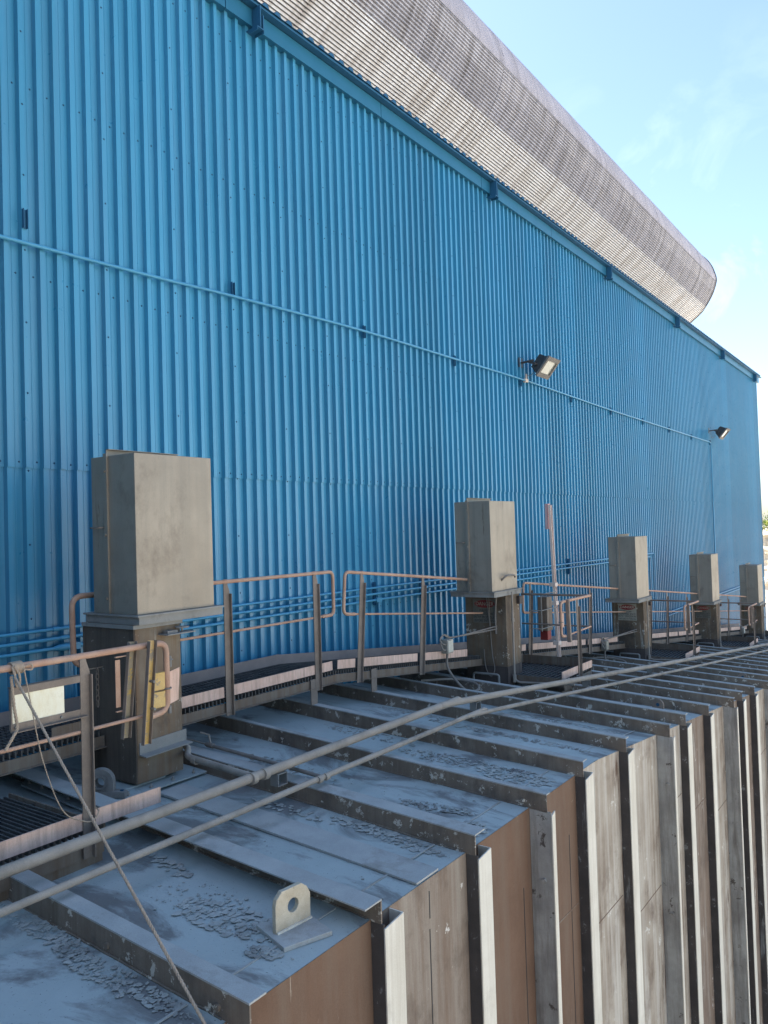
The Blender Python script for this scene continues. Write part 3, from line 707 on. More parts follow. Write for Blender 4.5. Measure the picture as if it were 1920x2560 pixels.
def pillar(px, sgn, zb_hood, zroof, lbl, sign):
    """body at px..px+.44; hood overhangs to +x (sgn 1) or -x (sgn -1)"""
    t = thing('rapper_pillar', (px + .2, 5.35, zroof), lbl, 'steel pillar', 'steel pillars with grey hoods')
    bx0, bx1, by0, by1 = px, px + .44, 5.05, 5.70
    hx0, hx1 = (px + .02, px + .79) if sgn > 0 else (px - .42, px + .345)
    hood(hx0, hx1, 5.03, 5.585, zb_hood, zb_hood + 1.245, t)
    f = MB(); fx0, fx1 = hx0 - .03, hx1 + .07
    f.box(fx0, fx1, 4.985, 5.69, zb_hood - .014, zb_hood - .0005)
    f.box(fx0 + .02, fx1 - .005, 5.0, 5.012, zb_hood - .075, zb_hood - .0145); f.box(fx0 + .02, fx0 + .03, 5.0125, 5.68, zb_hood - .075, zb_hood - .0145)
    f.box(fx1 - .02, fx1 - .01, 5.0125, 5.68, zb_hood - .075, zb_hood - .0145)
    f.build('hood_flange', 'dust_grey', t)
    zt = zb_hood - .076
    if sgn > 0:
        zbm = zroof + .05
        b = MB(); b.box(bx0 + .006, bx1, by0, by1, zbm, zt); b.build('pillar_body', 'body', t, bevel=.004)
        b = MB(); b.box(bx0 - .004, bx0 + .0055, by0 + .004, by1 + .01, zbm, zt - .02); b.build('side_plate', 'body_dark', t)
        b = MB(); b.box(bx0 - .02, bx1 + .01, by0 - .018, by0 - .012, zt - .03, zt - .0); b.box(bx0 - .02, bx0 - .014, by0 - .012, by1, zt - .03, zt); b.build('top_collar', 'dust_grey', t)
        b = MB(); zz = zroof + .27
        b.hexa([(bx0 + .02, by0 - .085, zz - .014), (bx1 + .03, by0 - .085, zz - .002), (bx1 + .03, by0 - .0005, zz + .004), (bx0 + .02, by0 - .0005, zz - .008),
                (bx0 + .02, by0 - .085, zz - .006), (bx1 + .03, by0 - .085, zz + .006), (bx1 + .03, by0 - .0005, zz + .012), (bx0 + .02, by0 - .0005, zz)])
        b.hexa([(bx0 + .02, by0 - .009, zz), (bx1 + .03, by0 - .009, zz + .01), (bx1 + .03, by0 - .001, zz + .01), (bx0 + .02, by0 - .001, zz),
                (bx0 + .02, by0 - .009, zz + .085), (bx1 + .03, by0 - .009, zz + .1), (bx1 + .03, by0 - .001, zz + .1), (bx0 + .02, by0 - .001, zz + .085)])
        b.build('angle_ledge', 'dust_grey', t)
        # valve shelf with little handwheel
        b = MB(); zz = zt - .10; b.box(bx1 - .22, bx1 + .06, by0 - .12, by0 - .001, zz, zz + .008); b.build('valve_shelf', 'dust_grey', t)
        w = MB(); cx, cy = bx1 - .03, by0 - .06
        w.tube([(cx + .055 * math.cos(a), cy + .045 * math.sin(a), zz + .045) for a in [k * math.pi / 8 for k in range(17)]], .006, 6, cap=False)
        for k in range(3):
            a = k * math.pi / 3; w.cyl((cx - .053 * math.cos(a), cy - .043 * math.sin(a), zz + .045), (cx + .053 * math.cos(a), cy + .043 * math.sin(a), zz + .045), .004, 6)
        w.cyl((cx, cy, zz + .009), (cx, cy, zz + .055), .009, 8); w.box(cx - .16, cx - .06, cy - .02, cy + .03, zz + .0085, zz + .03)
        w.build('handwheel', 'cast', t)
    else:
        zbm = zroof + .30
        b = MB(); b.box(bx0 + .004, bx1, by0, by1, zbm, zt); b.build('pillar_body', 'body', t, bevel=.004)
        b = MB(); b.box(bx0 - .002, bx1 + .003, by0 - .004, by1 + .003, zroof + .02, zbm - .001); b.build('pillar_skirt', 'body_lower', t, bevel=.003)
        b = MB(); b.box(bx1 - .10, bx1 + .004, by0 - .05, by0 - .0045, zbm + .85, zt - .04); b.build('bracket_box', 'body_lower', t)
        # riser pipe at the near right edge
        rx = bx0 + .10
        b = MB(); b.tube(roundpath([(rx, by0 - .05, zt + .04), (rx, by0 - .05, zroof + .12), (rx, by0 - .12, zroof + .08), (rx - .05, 4.10, zroof + .13)], .05), .016, 8)
        b.cyl((rx, by0 - .05, zroof + .18), (rx, by0 - .05, zroof + .08), .028, 10); b.cyl((rx, by0 - .05, zt - .33), (rx, by0 - .05, zt - .38), .024, 10)
        b.build('riser_pipe', 'pipe', t)
        # lifting handle on base plate, in front of the -x face
        hx = bx0 - .14
        b = MB(); b.tube(roundpath([(hx, 5.12, zroof + .03), (hx, 5.12, zroof + .21), (hx, 5.52, zroof + .21), (hx, 5.52, zroof + .03)], .04), .016, 8)
        b.build('base_handle', 'dust_grey', t)
        # danger sign on -x face
        sx = bx0 - .004; zs = zt - .06
        p = MB(); p.box(sx - .003, sx - .0005, 5.19, 5.57, zs - .34, zs); sg = p.build('danger_sign', 'signplate_pale' if sign == 'pale' else 'signplate', t)
        e = MB(); e.prism([(.165 * math.cos(k * math.pi / 12), .055 * math.sin(k * math.pi / 12)) for k in range(24)], sx - .0045, sx - .0032, lambda u, v, w: (w, 5.38 + u, zs - .07 + v)); e.build('red_oval', 'red', sg)
        rot = Matrix(((0, 0, -1, 0), (-1, 0, 0, 0), (0, 1, 0, 0), (0, 0, 0, 1)))
        text_mesh('DANGER', .075, 'danger_word', 'signplate_pale' if sign != 'pale' else 'cream', sg, (sx - .0055, 5.38, zs - .07), rot, .95)
        text_mesh('FOLLOW\nCONFINED SPACE\nENTRY PROCEDURE\nBEFORE ENTERING', .052, 'sign_wording', 'ink', sg, (sx - .0042, 5.38, zs - .235), rot, .78)
    # base plate with bolts
    b = MB(); e0, e1, q0, q1 = (px - .48, px + .60, 4.96, 5.95) if sgn > 0 else (px - .55, px + .55, 4.93, 5.75)
    ch = .12
    poly = [(e0 + ch, q0), (e1, q0), (e1, q1), (e0 + ch, q1), (e0, q1 - ch), (e0, q0 + ch * .6)]
    zf = lambda x, y: zroof + .02 + .0557 * (y - 5.35) - (SL * (x - px - .2) if px > XB else 0)
    vs = [(x, y, zf(x, y)) for x, y in poly] + [(x, y, zf(x, y) + .012) for x, y in poly]; n = len(poly)
    b.add(vs, [tuple(range(n))[::-1], tuple(range(n, 2 * n))] + [(i, (i + 1) % n, n + (i + 1) % n, n + i) for i in range(n)])
    b.box(px - .1, px + .3, 5.1, 5.6, zroof - .05, zroof + .03)
    b.build('base_plate', 'roof', t)
    for k in range(5):
        for (bx__, by__) in ((e0 + .05, q0 + .15 + k * (q1 - q0 - .3) / 4), (e0 + .15 + k * (e1 - e0 - .25) / 4, q0 + .04)):
            b = MB(); z_ = zf(bx__, by__) + .0125; b.cyl((bx__, by__, z_), (bx__, by__, z_ + .014), .014, 6); b.cyl((bx__, by__, z_ + .014), (bx__, by__, z_ + .032), .007, 6); b.build('base_bolt', 'dust_grey', t)
    return t

PX = [3.75, 9.93, 16.02, 22.15, 28.3]
ZH = [-.585, -.875, -1.51, -2.125, -2.73]
plab = ['largest nearest hooded pillar, rust-stained, standing left beside the foreground railing',
        'second hooded pillar from the left with red danger sign and cable loops',
        'third hooded pillar with the readable pale danger sign on its face',
        'fourth hooded pillar, dark and small, beside the red-brown corner railing',
        'farthest smallest hooded pillar at the right edge in front of the rock cliff']
t1 = pillar(PX[0], 1, ZH[0], RF(PX[0] + .2, 5.35), plab[0], None)
for i in range(1, 5): pillar(PX[i], -1, ZH[i], RF(PX[i] + .2, 5.35), plab[i], 'pale' if i == 2 else 'dark')

# ------------------------------------------------------------------ walkway along the wall
zw = -1.488
XW = 6.6
def lift(x, h):  # point on walkway at arc x, height h, leaning with slope
    if x <= XW: return (x, zw + h)
    d = x - XW; c, s_ = math.cos(math.atan(SL)), math.sin(math.atan(SL))
    return (XW + d * c + h * s_, zw - d * s_ + h * c)
def W(x, y, h): a, b = lift(x, h); return (a, y, b)
def wbox(m, x0, x1, y0, y1, h0, h1):
    m.hexa([W(x0, y0, h0), W(x1, y0, h0), W(x1, y1, h0), W(x0, y1, h0), W(x0, y0, h1), W(x1, y0, h1), W(x1, y1, h1), W(x0, y1, h1)])
wk = thing('walkway', (6.6, 5.85, zw), 'long grated steel walkway running between the blue wall and the pillars', 'walkway')
gr = MB(); x = -1.0; 
while x < 31:
    inp = any(p - .05 < x < p + .49 for p in [PX[0]] + [p + .02 * i for i, p in enumerate(PX[1:])])
    y0 = 5.73 if inp else 5.43
    wbox(gr, x, x + (.012 if x < 10 else .02), y0, 6.255, -.045, -.002); x += .045 if x < 10 else .09
for k in range(9):
    y = 5.47 + k * .098
    segs = [(-1, XW), (XW, 31)]
    for a, b in segs:
        if y < 5.73:
            cuts = [a] + [c for p in PX if a < p < b for c in (p - .05, p + .49)] + [b]
            for u, v in zip(cuts[::2], cuts[1::2]): wbox(gr, u, v, y, y + .007, -.03, .004)
        else: wbox(gr, a, b, y, y + .007, -.03, .004)
gr.build('grating', 'grate', wk)
ch = MB(); bt = MB()
for a, b in ((-1.0, XW), (XW, 31)):
    wbox(bt, a, b, 6.262, 6.27, -.02, .115 if a < 0 else .11)
    cuts = [a] + [c for p in PX if a < p < b for c in (p - .02, p + .46)] + [b]
    for u, v in zip(cuts[::2], cuts[1::2]): wbox(ch, u, v, 5.425, 5.433, -.135, -.047); wbox(ch, u, v, 5.40, 5.424, -.135, -.129); 
    wbox(ch, a, b, 6.28, 6.29, -.15, -.05)
ch.build('edge_channel', 'channel', wk)
bt.build('back_toe_plate', 'toe_back', wk)
def toe(a, b, m='toe'):
    k = MB(); wbox(k, a, b, 5.413, 5.421, .012, .108); k.build('front_toe_plate', m, wk)
for a, b in ((4.22, 4.98), (5.05, 6.25), (6.30, 6.535), (6.62, 6.93), (7.0, 8.2), (8.27, 9.45), (10.95 + .2, 11.3), (11.4, 13.8), (13.92, 15.5), (17.3, 19.8), (19.9, 21.8), (23.4, 25.5), (25.6, 27.9)): toe(a, b)
pl = MB(); wbox(pl, 3.28, 3.62, 5.413, 5.421, .01, .11); pl.build('kick_panel', 'channel', wk)

def guard(name_lbl, posts, x0, x1, loop0, loop1, yy=5.42, off=0):
    t = thing('guard_railing', W(posts[0], yy, 0), name_lbl, 'railing', 'guard railings along the walkway')
    top, mid = 1.065, .60
    r_ = .019
    pts = [W(x0, yy, top), W(x1, yy, top)]
    # bend at XW if crossing is never the case
    if loop1: p = MB().tube(roundpath([W(x0, yy, top), W(x1, yy, top), W(x1, yy, mid), W(x1 - .2, yy, mid)], .07), r_, 10)
    elif loop0: p = MB().tube(roundpath([W(x1, yy, top), W(x0, yy, top), W(x0, yy, mid), W(x0 + .2, yy, mid)], .07), r_, 10)
    else: p = MB().tube(pts, r_, 10)
    p.build('handrail', 'rail', t)
    a, b = x0 + (.2 if loop0 else 0), x1 - (.2 if loop1 else 0)
    MB().tube([W(a, yy, mid), W(b, yy, mid)], .0125, 8).build('mid_rail', 'rail', t)
    for px in posts:
        k = MB(); w2 = .036
        prof = [(px - w2, -.16), (px + w2, -.16), (px + w2, top - .09), (px + .012, top - .03), (px + .012, top - .012), (px - w2, top - .012)]
        vs = [W(u, yy - .018, v) for u, v in prof] + [W(u, yy - .011, v) for u, v in prof]; n = len(prof)
        k.add(vs, [tuple(range(n)), tuple(range(n, 2 * n))[::-1]] + [(i, (i + 1) % n, n + (i + 1) % n, n + i) for i in range(n)])
        wbox(k, px + w2 - .007, px + w2, yy - .048, yy - .0185, -.16, top - .11)
        k.build('post', 'post', t)
        j = MB(); j.tube([W(px - .03, yy, top), W(px - .012, yy, top), W(px + .012, yy, top), W(px + .03, yy, top)], .02, 10, rs=[.0195, .0235, .0235, .0195]); j.build('weld_collar', 'rail', t)
    return t
guard('straight railing between the nearest pillar and the walkway bend', [5.03, 6.28], 4.0, 6.59, False, True)
guard('railing from the walkway bend down to the second pillar', [7.0, 8.28], 6.70, 9.9, True, False)
guard('railing between the second and third pillars behind the tall pink post', [11.43, 13.98], 11.2, 16.2, True, False)
guard('railing between the third and fourth pillars', [17.6, 18.9, 20.6], 17.3, 22.4, True, False)
guard('railing between the fourth and fifth pillars', [23.8, 25.2, 26.9], 23.5, 28.6, True, False)
lp = thing('pipe_loop_rail', (3.8, 5.78, zw), 'thick bent pipe end behind the nearest pillar on its left', 'railing')
MB().tube(roundpath([(4.6, 5.77, -.455), (3.69, 5.77, -.455), (3.70, 5.77, -1.02), (4.4, 5.77, -1.02)], .10), .024, 10).build('bent_pipe', 'rail', lp)
pk = MB(); pk.box(4.30, 4.37, 5.74, 5.80, zw - .1, -.47); pk.build('post', 'post', lp)

# ------------------------------------------------------------------ side platforms
def platform(x0, x1, zg, mir, lbl, rlbl, near):
    """x0..x1 toe plate span; mir: gate loop at the high-x end (nearest platform) or at the low-x end"""
    YF = 4.27
    t = thing('service_platform', ((x0 + x1) / 2, 4.8, zg), lbl, 'platform', 'small grated service platforms')
    g0, g1 = (x0, x1 - .42) if mir else (x0 + .10, x1)
    k = MB()
    if near:
        x = g0
        while x < g1 - .02: k.box(x, x + .012, YF + .03, 5.34, zg - .04, zg - .004); x += .038
        k.box(g0, g1, 4.7, 4.706, zg - .035, zg - .012); k.box(g0, g1, 5.05, 5.056, zg - .035, zg - .012)
    else:
        y = YF + .04
        while y < 5.36: k.box(g0, g1, y, y + .028, zg - .04, zg - .006); y += .075
        y = YF + .075
        while y < 5.36: k.box(g0, g1, y, y + .012, zg - .04, zg - .016); y += .075
        x = g0
        while x < g1: k.box(x, x + .008, YF + .03, 5.36, zg - .04, zg - .012); x += .09
    k.build('grating', 'grate', t)
    k = MB(); k.box(g0, g1, YF + .012, YF + .022, zg - .17, zg - .045)
    k.box(g0 - .01, g0, YF + .012, 5.38, zg - .12, zg + .0); k.box(g1, g1 + .012, YF + .012, 5.38, zg - .12, zg - .001)
    k.build('frame_channel', 'channel', t)
    k = MB(); k.box(x0, x1, YF - .005, YF + .005, zg + .008, zg + .108)
    k.build('front_toe_plate', 'toe', t)
    if not near:
        k = MB(); k.box(x1 - .004, x1 + .004, YF + .006, 5.36, zg + .0, zg + .12); k.box(x0 + .2, x1 - .006, 5.36, 5.366, zg - .0, zg + .13); k.build('end_toe_plate', 'channel', t)
    # railing
    tr = thing('platform_railing', ((x0 + x1) / 2, YF, zg), rlbl, 'railing', 'railings of the service platforms')
    top, midh = zg + 1.045, zg + .595
    if mir:
        xl = x1 + .075
        MB().tube(roundpath([(x0, YF + .9, top), (x0, YF, top), (xl, YF, top), (xl, YF, top - .45), (xl - .16, YF, top - .47)], .07), .0205, 12).build('handrail', 'rail', tr)
        MB().tube(roundpath([(x0, YF + .9, midh), (x0, YF, midh), (x1 - .10, YF, midh)], .03), .0115, 10).build('mid_rail', 'rail', tr)
        pxs = [x0 + .54]; fx = -1
    else:
        xl = x0 + .03
        MB().tube([(x1, 5.36, top), (x1, YF, top)], .0175, 10).build('end_rail', 'post', tr)
        MB().tube([(x1, 5.36, midh), (x1, YF, midh)], .0125, 10).build('end_mid_rail', 'post', tr)
        MB().tube(roundpath([(x1 + .015, YF, top), (xl, YF, top), (xl, YF, top - .46), (xl + .12, YF, top - .47)], .07), .0205, 12).build('handrail', 'rail', tr)
        MB().tube([(xl + .3, YF, midh - .02), (x1 + .01, YF, midh)], .013, 10).build('mid_rail', 'rail', tr)
        pxs = [x0 + .585]; fx = 1
    for px in pxs:
        k = MB(); w2 = .032; n = 6
        prof = [(px - w2, zg - .16), (px + w2, zg - .16), (px + w2, top - .095), (px + .01, top - .03), (px + .01, top - .014), (px - w2, top - .014)]
        vs = [(u, YF - .016, v) for u, v in prof] + [(u, YF - .009, v) for u, v in prof]
        k.add(vs, [tuple(range(n)), tuple(range(n, 2 * n))[::-1]] + [(i, (i + 1) % n, n + (i + 1) % n, n + i) for i in range(n)])
        k.box(px + w2 - .007, px + w2, YF - .046, YF - .0165, zg - .16, top - .11)
        k.build('post', 'post', tr)
    k = MB(); k.box(x0 + .01, x1 - .42 if mir else x1, YF + .03, YF + .04, RF(x0, YF) , zg - .17); k.build('support_plate', 'channel', t)
    # latch bracket: two channels, plate, U bolt
    bk = thing('latch_bracket', (xl, YF - .03, top - .5), ('yellow and grey steel latch bracket on the nearest railing' if near else 'rusty latch bracket on the railing beside ' + rlbl.split(' beside ')[-1]), 'bracket', 'latch brackets on the platform railings')
    s_ = -1 if mir else 1
    if mir:
        for dx, dy, mt in ((-.155, -.045, 'yellow'), (-.245, .04, 'yellow')):
            c_ = MB(); xc = xl + dx; lean = -.065
            a = Vector((xc + .0, YF + dy, top + .035)); b = Vector((xc + lean, YF + dy, top - .62 + (.05 if dx < -.2 else 0)))
            web = [a, b]
            c_.bar(a, b, .004, .05, (1, 0, 0)); c_.build('channel_web', mt if dx > -.2 else 'yellow_worn', bk)
            c_ = MB()
            for sx in (-.027, .027): c_.bar(a + Vector((sx, -.014, 0)), b + Vector((sx, -.014, 0)), .03, .004, (1, 0, 0))
            c_.build('channel_flange', 'post', bk)
        pl_ = MB(); xq = xl + .02
        pl_.hexa([(xq - .0, YF + .012, top - .42), (xq + .085, YF + .012, top - .40), (xq + .085, YF + .018, top - .40), (xq, YF + .018, top - .42),
                  (xq - .0, YF + .012, top - .205), (xq + .10, YF + .012, top - .185), (xq + .10, YF + .018, top - .185), (xq, YF + .018, top - .205)])
        pl_.build('latch_plate', 'toe', bk)
        y_ = MB(); y_.box(xl - .13, xl - .022, YF - .012, YF + .01, top - .305, top - .19); y_.box(xl - .14, xl - .022, YF - .012, YF + .01, top - .42, top - .315); y_.build('yellow_block', 'yellow', bk, bevel=.004)
        for zz in (-.225, -.40):
            bl = MB(); bl.cyl((xl - .17 - .0, YF - .09, top + zz), (xl - .17, YF - .03, top + zz), .009, 8); bl.build('channel_bolt', 'cast', bk)
        bl = MB(); bl.tube([(xl + .028 * math.cos(a), YF + .0 + .03 * math.sin(a), top - .305) for a in [k * math.pi / 8 for k in range(17)]], .005, 6, cap=False); bl.build('u_bolt', 'cast', bk)
        bl = MB(); bl.cyl((xl + .045, YF + .02, top - .10), (xl + .045, YF + .02, top - .17), .012, 8); bl.cyl((xl + .045, YF + .02, top - .12), (xl + .045, YF + .02, top - .125), .022, 8); bl.build('hinge_bolt', 'cast', bk)
        bl = MB(); bl.cyl((xl + .035, YF + .02, top - .43), (xl + .035, YF + .02, top - .48), .011, 8); bl.build('hinge_bolt', 'cast', bk)
        fr_ = MB(); fx_ = xl - .36
        fr_.box(fx_, fx_ + .035, YF + .05, YF + .055, top - .37, top - .07); fr_.box(fx_, fx_ + .12, YF + .045, YF + .06, top - .055, top - .048); fr_.box(fx_, fx_ + .12, YF + .045, YF + .06, top - .40, top - .393)
        fr_.build('catch_frame', 'rail', bk)
    else:
        c_ = MB(); xc = xl + .17
        c_.bar((xc, YF - .03, top + .02), (xc + .03, YF - .03, top - .56), .05, .045, (1, 0, 0)); c_.build('channel_web', 'post', bk)
        pl_ = MB(); pl_.box(xl + .03, xl + .13, YF + .012, YF + .018, top - .35, top - .16); pl_.build('latch_plate', 'toe', bk)
        bl = MB(); bl.tube([(xl + .028 * math.cos(a), YF + .03 * math.sin(a), top - .27) for a in [k * math.pi / 8 for k in range(17)]], .005, 6, cap=False); bl.build('u_bolt', 'cast', bk)
    return t, tr
platform(2.26, 3.345, -1.745, True, 'nearest grated platform in the lower left corner with pink toe plate', 'foreground railing with rope and blank plate beside the nearest pillar', True)
names = ['second', 'third', 'fourth', 'fifth']
for i in range(1, 5):
    platform(PX[i] + .05, PX[i] + 1.14, ZH[i] - 1.205, False, 'grated platform on the far side of the %s pillar' % names[i - 1], 'corner railing around the platform beside the %s pillar' % names[i - 1], False)

# blank plate in angle frame on the foreground railing
sp = thing('blank_sign_panel', (2.6, 4.27, -1.0), 'blank cream plate held in a steel angle frame on the foreground railing', 'sign')
k = MB(); k.hexa([(2.345, 4.262, -1.045), (2.665, 4.262, -1.055), (2.665, 4.266, -1.055), (2.345, 4.266, -1.045), (2.345, 4.262, -.845), (2.665, 4.262, -.85), (2.665, 4.266, -.85), (2.345, 4.266, -.845)])
k.build('plate', 'pale', sp)
k = MB()
k.box(2.335, 2.80, 4.225, 4.261, -1.058, -1.053); k.box(2.335, 2.80, 4.256, 4.261, -1.053, -1.012)
k.box(2.345, 2.80, 4.267, 4.303, -.815, -.811); k.box(2.345, 2.80, 4.256, 4.261, -.852, -.815); k.box(2.345, 2.80, 4.256, 4.30, -.8155, -.8115)
k.box(2.337, 2.345, 4.255, 4.275, -1.05, -.815)
k.build('angle_frame', 'post', sp)
for xx in (2.36, 2.64):
    k = MB(); k.cyl((xx, 4.256, -1.032), (xx, 4.246, -1.032), .008, 8); k.build('frame_bolt', 'cast', sp)

# rope
def twist(pts, r_, name, par, lobes=3):
    mb = MB(); pts = [Vector(p) for p in pts]
    for s_ in range(lobes):
        out = []
        dist = 0
        for i, p in enumerate(pts):
            if i: dist += (p - pts[i - 1]).length
            t_ = (pts[min(i + 1, len(pts) - 1)] - pts[max(i - 1, 0)]).normalized()
            u = t_.cross(Vector((.3, .9, .2))).normalized(); v = t_.cross(u); a = dist / (r_ * 7) * 2 * math.pi + s_ * 2 * math.pi / lobes
            out.append(p + (u * math.cos(a) + v * math.sin(a)) * r_ * .5)
        mb.tube(out, r_ * .56, 5)
    return mb.build(name, 'rope', par)
rp = thing('tied_rope', (2.33, 4.25, -.70), 'rope knotted on the foreground handrail and stretched down across the picture', 'rope')
A = Vector((2.335, 4.205, -.745)); B = Vector((2.23, 2.585, -2.04)); C2 = Vector((2.18, 2.3, -2.45))
pts = [A.lerp(B, t / 120) for t in range(121)] + [B.lerp(C2, t / 20) for t in range(1, 21)] + [C2 + Vector((0, 0, -.05 * t)) for t in range(1, 30)]
twist(pts, .0085, 'taut_line', rp)
kn = []
for k in range(0, 140):
    a = k * .35; kn.append((2.345 + .00045 * k, 4.27 + .031 * math.cos(a), -.703 + .031 * math.sin(a)))
MB().tube(kn, .0055, 6).build('knot', 'rope', rp)
twist(smooth_curve([(2.35, 4.235, -.69), (2.37, 4.22, -.74), (2.365, 4.215, -.80), (2.345, 4.21, -.79), (2.34, 4.215, -.73), (2.335, 4.235, -.69)], 14), .007, 'loop', rp)
twist(smooth_curve([(2.325, 4.225, -.74), (2.33, 4.21, -.90), (2.345, 4.21, -1.02), (2.32, 4.20, -1.06), (2.27, 4.2, -1.13)], 16), .009, 'loose_end', rp)
MB().tube(smooth_curve([(2.41, 4.24, -.70), (2.445, 4.23, -.69), (2.45, 4.23, -.72), (2.41, 4.235, -.715)], 8), .005, 6).build('small_loop', 'rope', rp)
twist(smooth_curve([(2.40, 4.225, -.71), (2.43, 4.2, -.95), (2.49, 4.2, -1.25), (2.60, 4.2, -1.55), (2.74, 4.215, -1.66), (2.80, 4.205, -1.672), (2.85, 4.22, -1.64), (2.852, 4.25, -1.62)], 22), .0045, 'thin_cord', rp)

# ------------------------------------------------------------------ roof pipes
def roofpipe(y, dz, r_, lbl, bend):
    t = thing('roof_pipe', (6, y, T(6, y)), lbl, 'pipe', 'pipes lying across the casing roof')
    pts = [(-1, y, T(0, y) + dz), (bend - .2, y - .02, T(0, y) + dz), (bend, y - .02, T(0, y) + dz - .006), (bend + .25, y - .03, T(bend + .25, y) + dz + .0), (9, y - .03, T(9, y) + dz), (11, y - .05, T(11, y) + dz), (16, y - .1, T(16, y) + dz), (34, y - .12, T(34, y) + dz)]
    MB().tube(smooth_curve(pts, 8), r_, 12).build('pipe', 'pipe', t)
    return t
tb = roofpipe(4.10, .125, .0345, 'thicker dusty grey pipe crossing the casing roof, nearer the pillars', 6.55)
ts = roofpipe(3.84, .058, .0215, 'thinner dusty grey pipe crossing the casing roof, nearer the edge', 6.60)
for x in (4.28, 7.27, 10.38, 13.2, 16.4, 19.4, 22.4, 25.4):
    k = MB(); z_ = T(x, 4.08); k.box(x - .05, x + .05, 4.05, 4.13, z_ + .0, z_ + .008); k.box(x - .05, x - .043, 4.05, 4.13, z_ + .008, z_ + .085); k.box(x + .043, x + .05, 4.05, 4.13, z_ + .008, z_ + .085); k.box(x - .05, x + .05, 4.05, 4.13, z_ + .0855, z_ + .0905)
    k.build('pipe_support', 'dust_grey', tb)
for x, p in ((4.12, 1), (4.0, 1), (9.72, 1), (9.60, 1), (12.6, 1), (15.9, 1), (7.27, 0), (10.38, 0), (8.4, 0)):
    k = MB(); z_ = T(x, 4.07) + .125 - .0
    k.cyl((x - (.022 if p else .008), 4.075, z_ + .001), (x + (.022 if p else .008), 4.075, z_ - .001), .042 if p else .039, 12)
    k.build('pipe_collar', 'pipe', tb)
for x in (4.5, 4.42, 9.7, 10.0, 12.9):
    k = MB(); k.cyl((x - .02, 3.815, T(x - .02, 3.82) + .058), (x + .02, 3.815, T(x + .02, 3.82) + .058), .027, 12); k.build('pipe_collar', 'pipe', ts)
# branches of pillar 1
k = MB(); k.tube(roundpath([(4.02, 4.10, T(4, 4.1) + .125), (4.14, 4.95, -1.735), (4.26, 5.06, -1.70), (4.24, 5.4, -1.68)], .1), .0255, 10)
k.cyl((4.115, 4.80, -1.742), (4.122, 4.85, -1.74), .031, 10)
k.build('branch_pipe', 'pipe', tb)
k = MB(); k.tube([(4.47, 3.84, T(4.47, 3.84) + .058), (4.53, 4.57, -1.79), (4.56, 5.2, -1.77)], .016, 8); k.tube(smooth_curve([(4.56, 5.2, -1.77), (4.5, 5.45, -1.74), (4.3, 5.6, -1.75)]), .007, 6)
k.cyl((4.555, 5.1, -1.772), (4.56, 5.18, -1.77), .022, 10); k.bar((4.56, 5.14, -1.75), (4.56, 5.16, -1.68), .008, .012, (1, 0, 0)); k.bar((4.56, 5.15, -1.685), (4.50, 5.2, -1.655), .008, .012)
k.cyl((4.535, 4.62, -1.79), (4.536, 4.64, -1.79), .02, 10)
k.build('branch_pipe', 'cable', ts)

# ------------------------------------------------------------------ lifting lug at the casing edge
ex, ey = 3.02, 2.83
lg = thing('lifting_lug', (ex, ey, RF(ex, ey)), 'pale steel lifting lug with round eye on a square pad at the casing edge', 'lifting lug')
z0 = RF(ex, ey)
k = MB(); cs = [(2.925, 2.985), (2.855, 2.725), (3.12, 2.635), (3.19, 2.885)]
k.hexa([(x, y, RF(x, y) + .001) for x, y in cs] + [(x, y, RF(x, y) + .026) for x, y in cs]); k.build('pad_plate', 'beam_top', lg, bevel=.003)
# upright plate with hole
def lug_plate():
    bm = bmesh.new(); w, h, n = .118, .20, 24
    out = [(-w, 0), (w, 0), (w, h * .66), (w * .82, h * .86), (w * .5, h), (-w * .62, h), (-w * .93, h * .84), (-w, h * .68)]
    # outline sampled to n points by angle round the hole
    hc = (0.0, .108); hr = .036
    def ray_out(a):
        dx, dy = math.cos(a), math.sin(a); best = 9
        for i in range(len(out)):
            (x1, y1), (x2, y2) = out[i], out[(i + 1) % len(out)]
            ex_, ey_ = x2 - x1, y2 - y1; den = dx * ey_ - dy * ex_
            if abs(den) < 1e-9: continue
            t_ = ((x1 - hc[0]) * ey_ - (y1 - hc[1]) * ex_) / den; u = ((x1 - hc[0]) * dy - (y1 - hc[1]) * dx) / den
            if t_ > 0 and -1e-6 <= u <= 1 + 1e-6: best = min(best, t_)
        return (hc[0] + dx * best, hc[1] + dy * best)
    angs = sorted([2 * math.pi * i / n for i in range(n)] + [math.atan2(y - hc[1], x - hc[0]) % (2 * math.pi) for x, y in out])
    m = MB(); O = [ray_out(a) for a in angs]; I = [(hc[0] + hr * math.cos(a), hc[1] + hr * math.sin(a)) for a in angs]; q = len(angs); th = .014
    vs = [(x, -th, z) for x, z in O] + [(x, -th, z) for x, z in I] + [(x, th, z) for x, z in O] + [(x, th, z) for x, z in I]
    for i in range(q):
        j = (i + 1) % q
        m.add([], []); 
    fs = []
    for i in range(q):
        j = (i + 1) % q
        fs += [(i, j, q + j, q + i), (2 * q + j, 2 * q + i, 3 * q + i, 3 * q + j), (j, i, 2 * q + i, 2 * q + j), (q + i, q + j, 3 * q + j, 3 * q + i)]
    m.add(vs, fs); bm.free(); return m
m = lug_plate(); ang = R(-7)
m.xf(lambda x, y, z: (3.035 + x * math.cos(ang) - y * math.sin(ang), 2.835 + x * math.sin(ang) + y * math.cos(ang), z0 + .026 + z)).build('eye_plate', 'lug', lg, bevel=.003)
k = MB(); k.bar((2.92, 2.83, z0 + .03), (3.15, 2.802, z0 + .03), .012, .01); k.build('weld_bead', 'cream', lg)

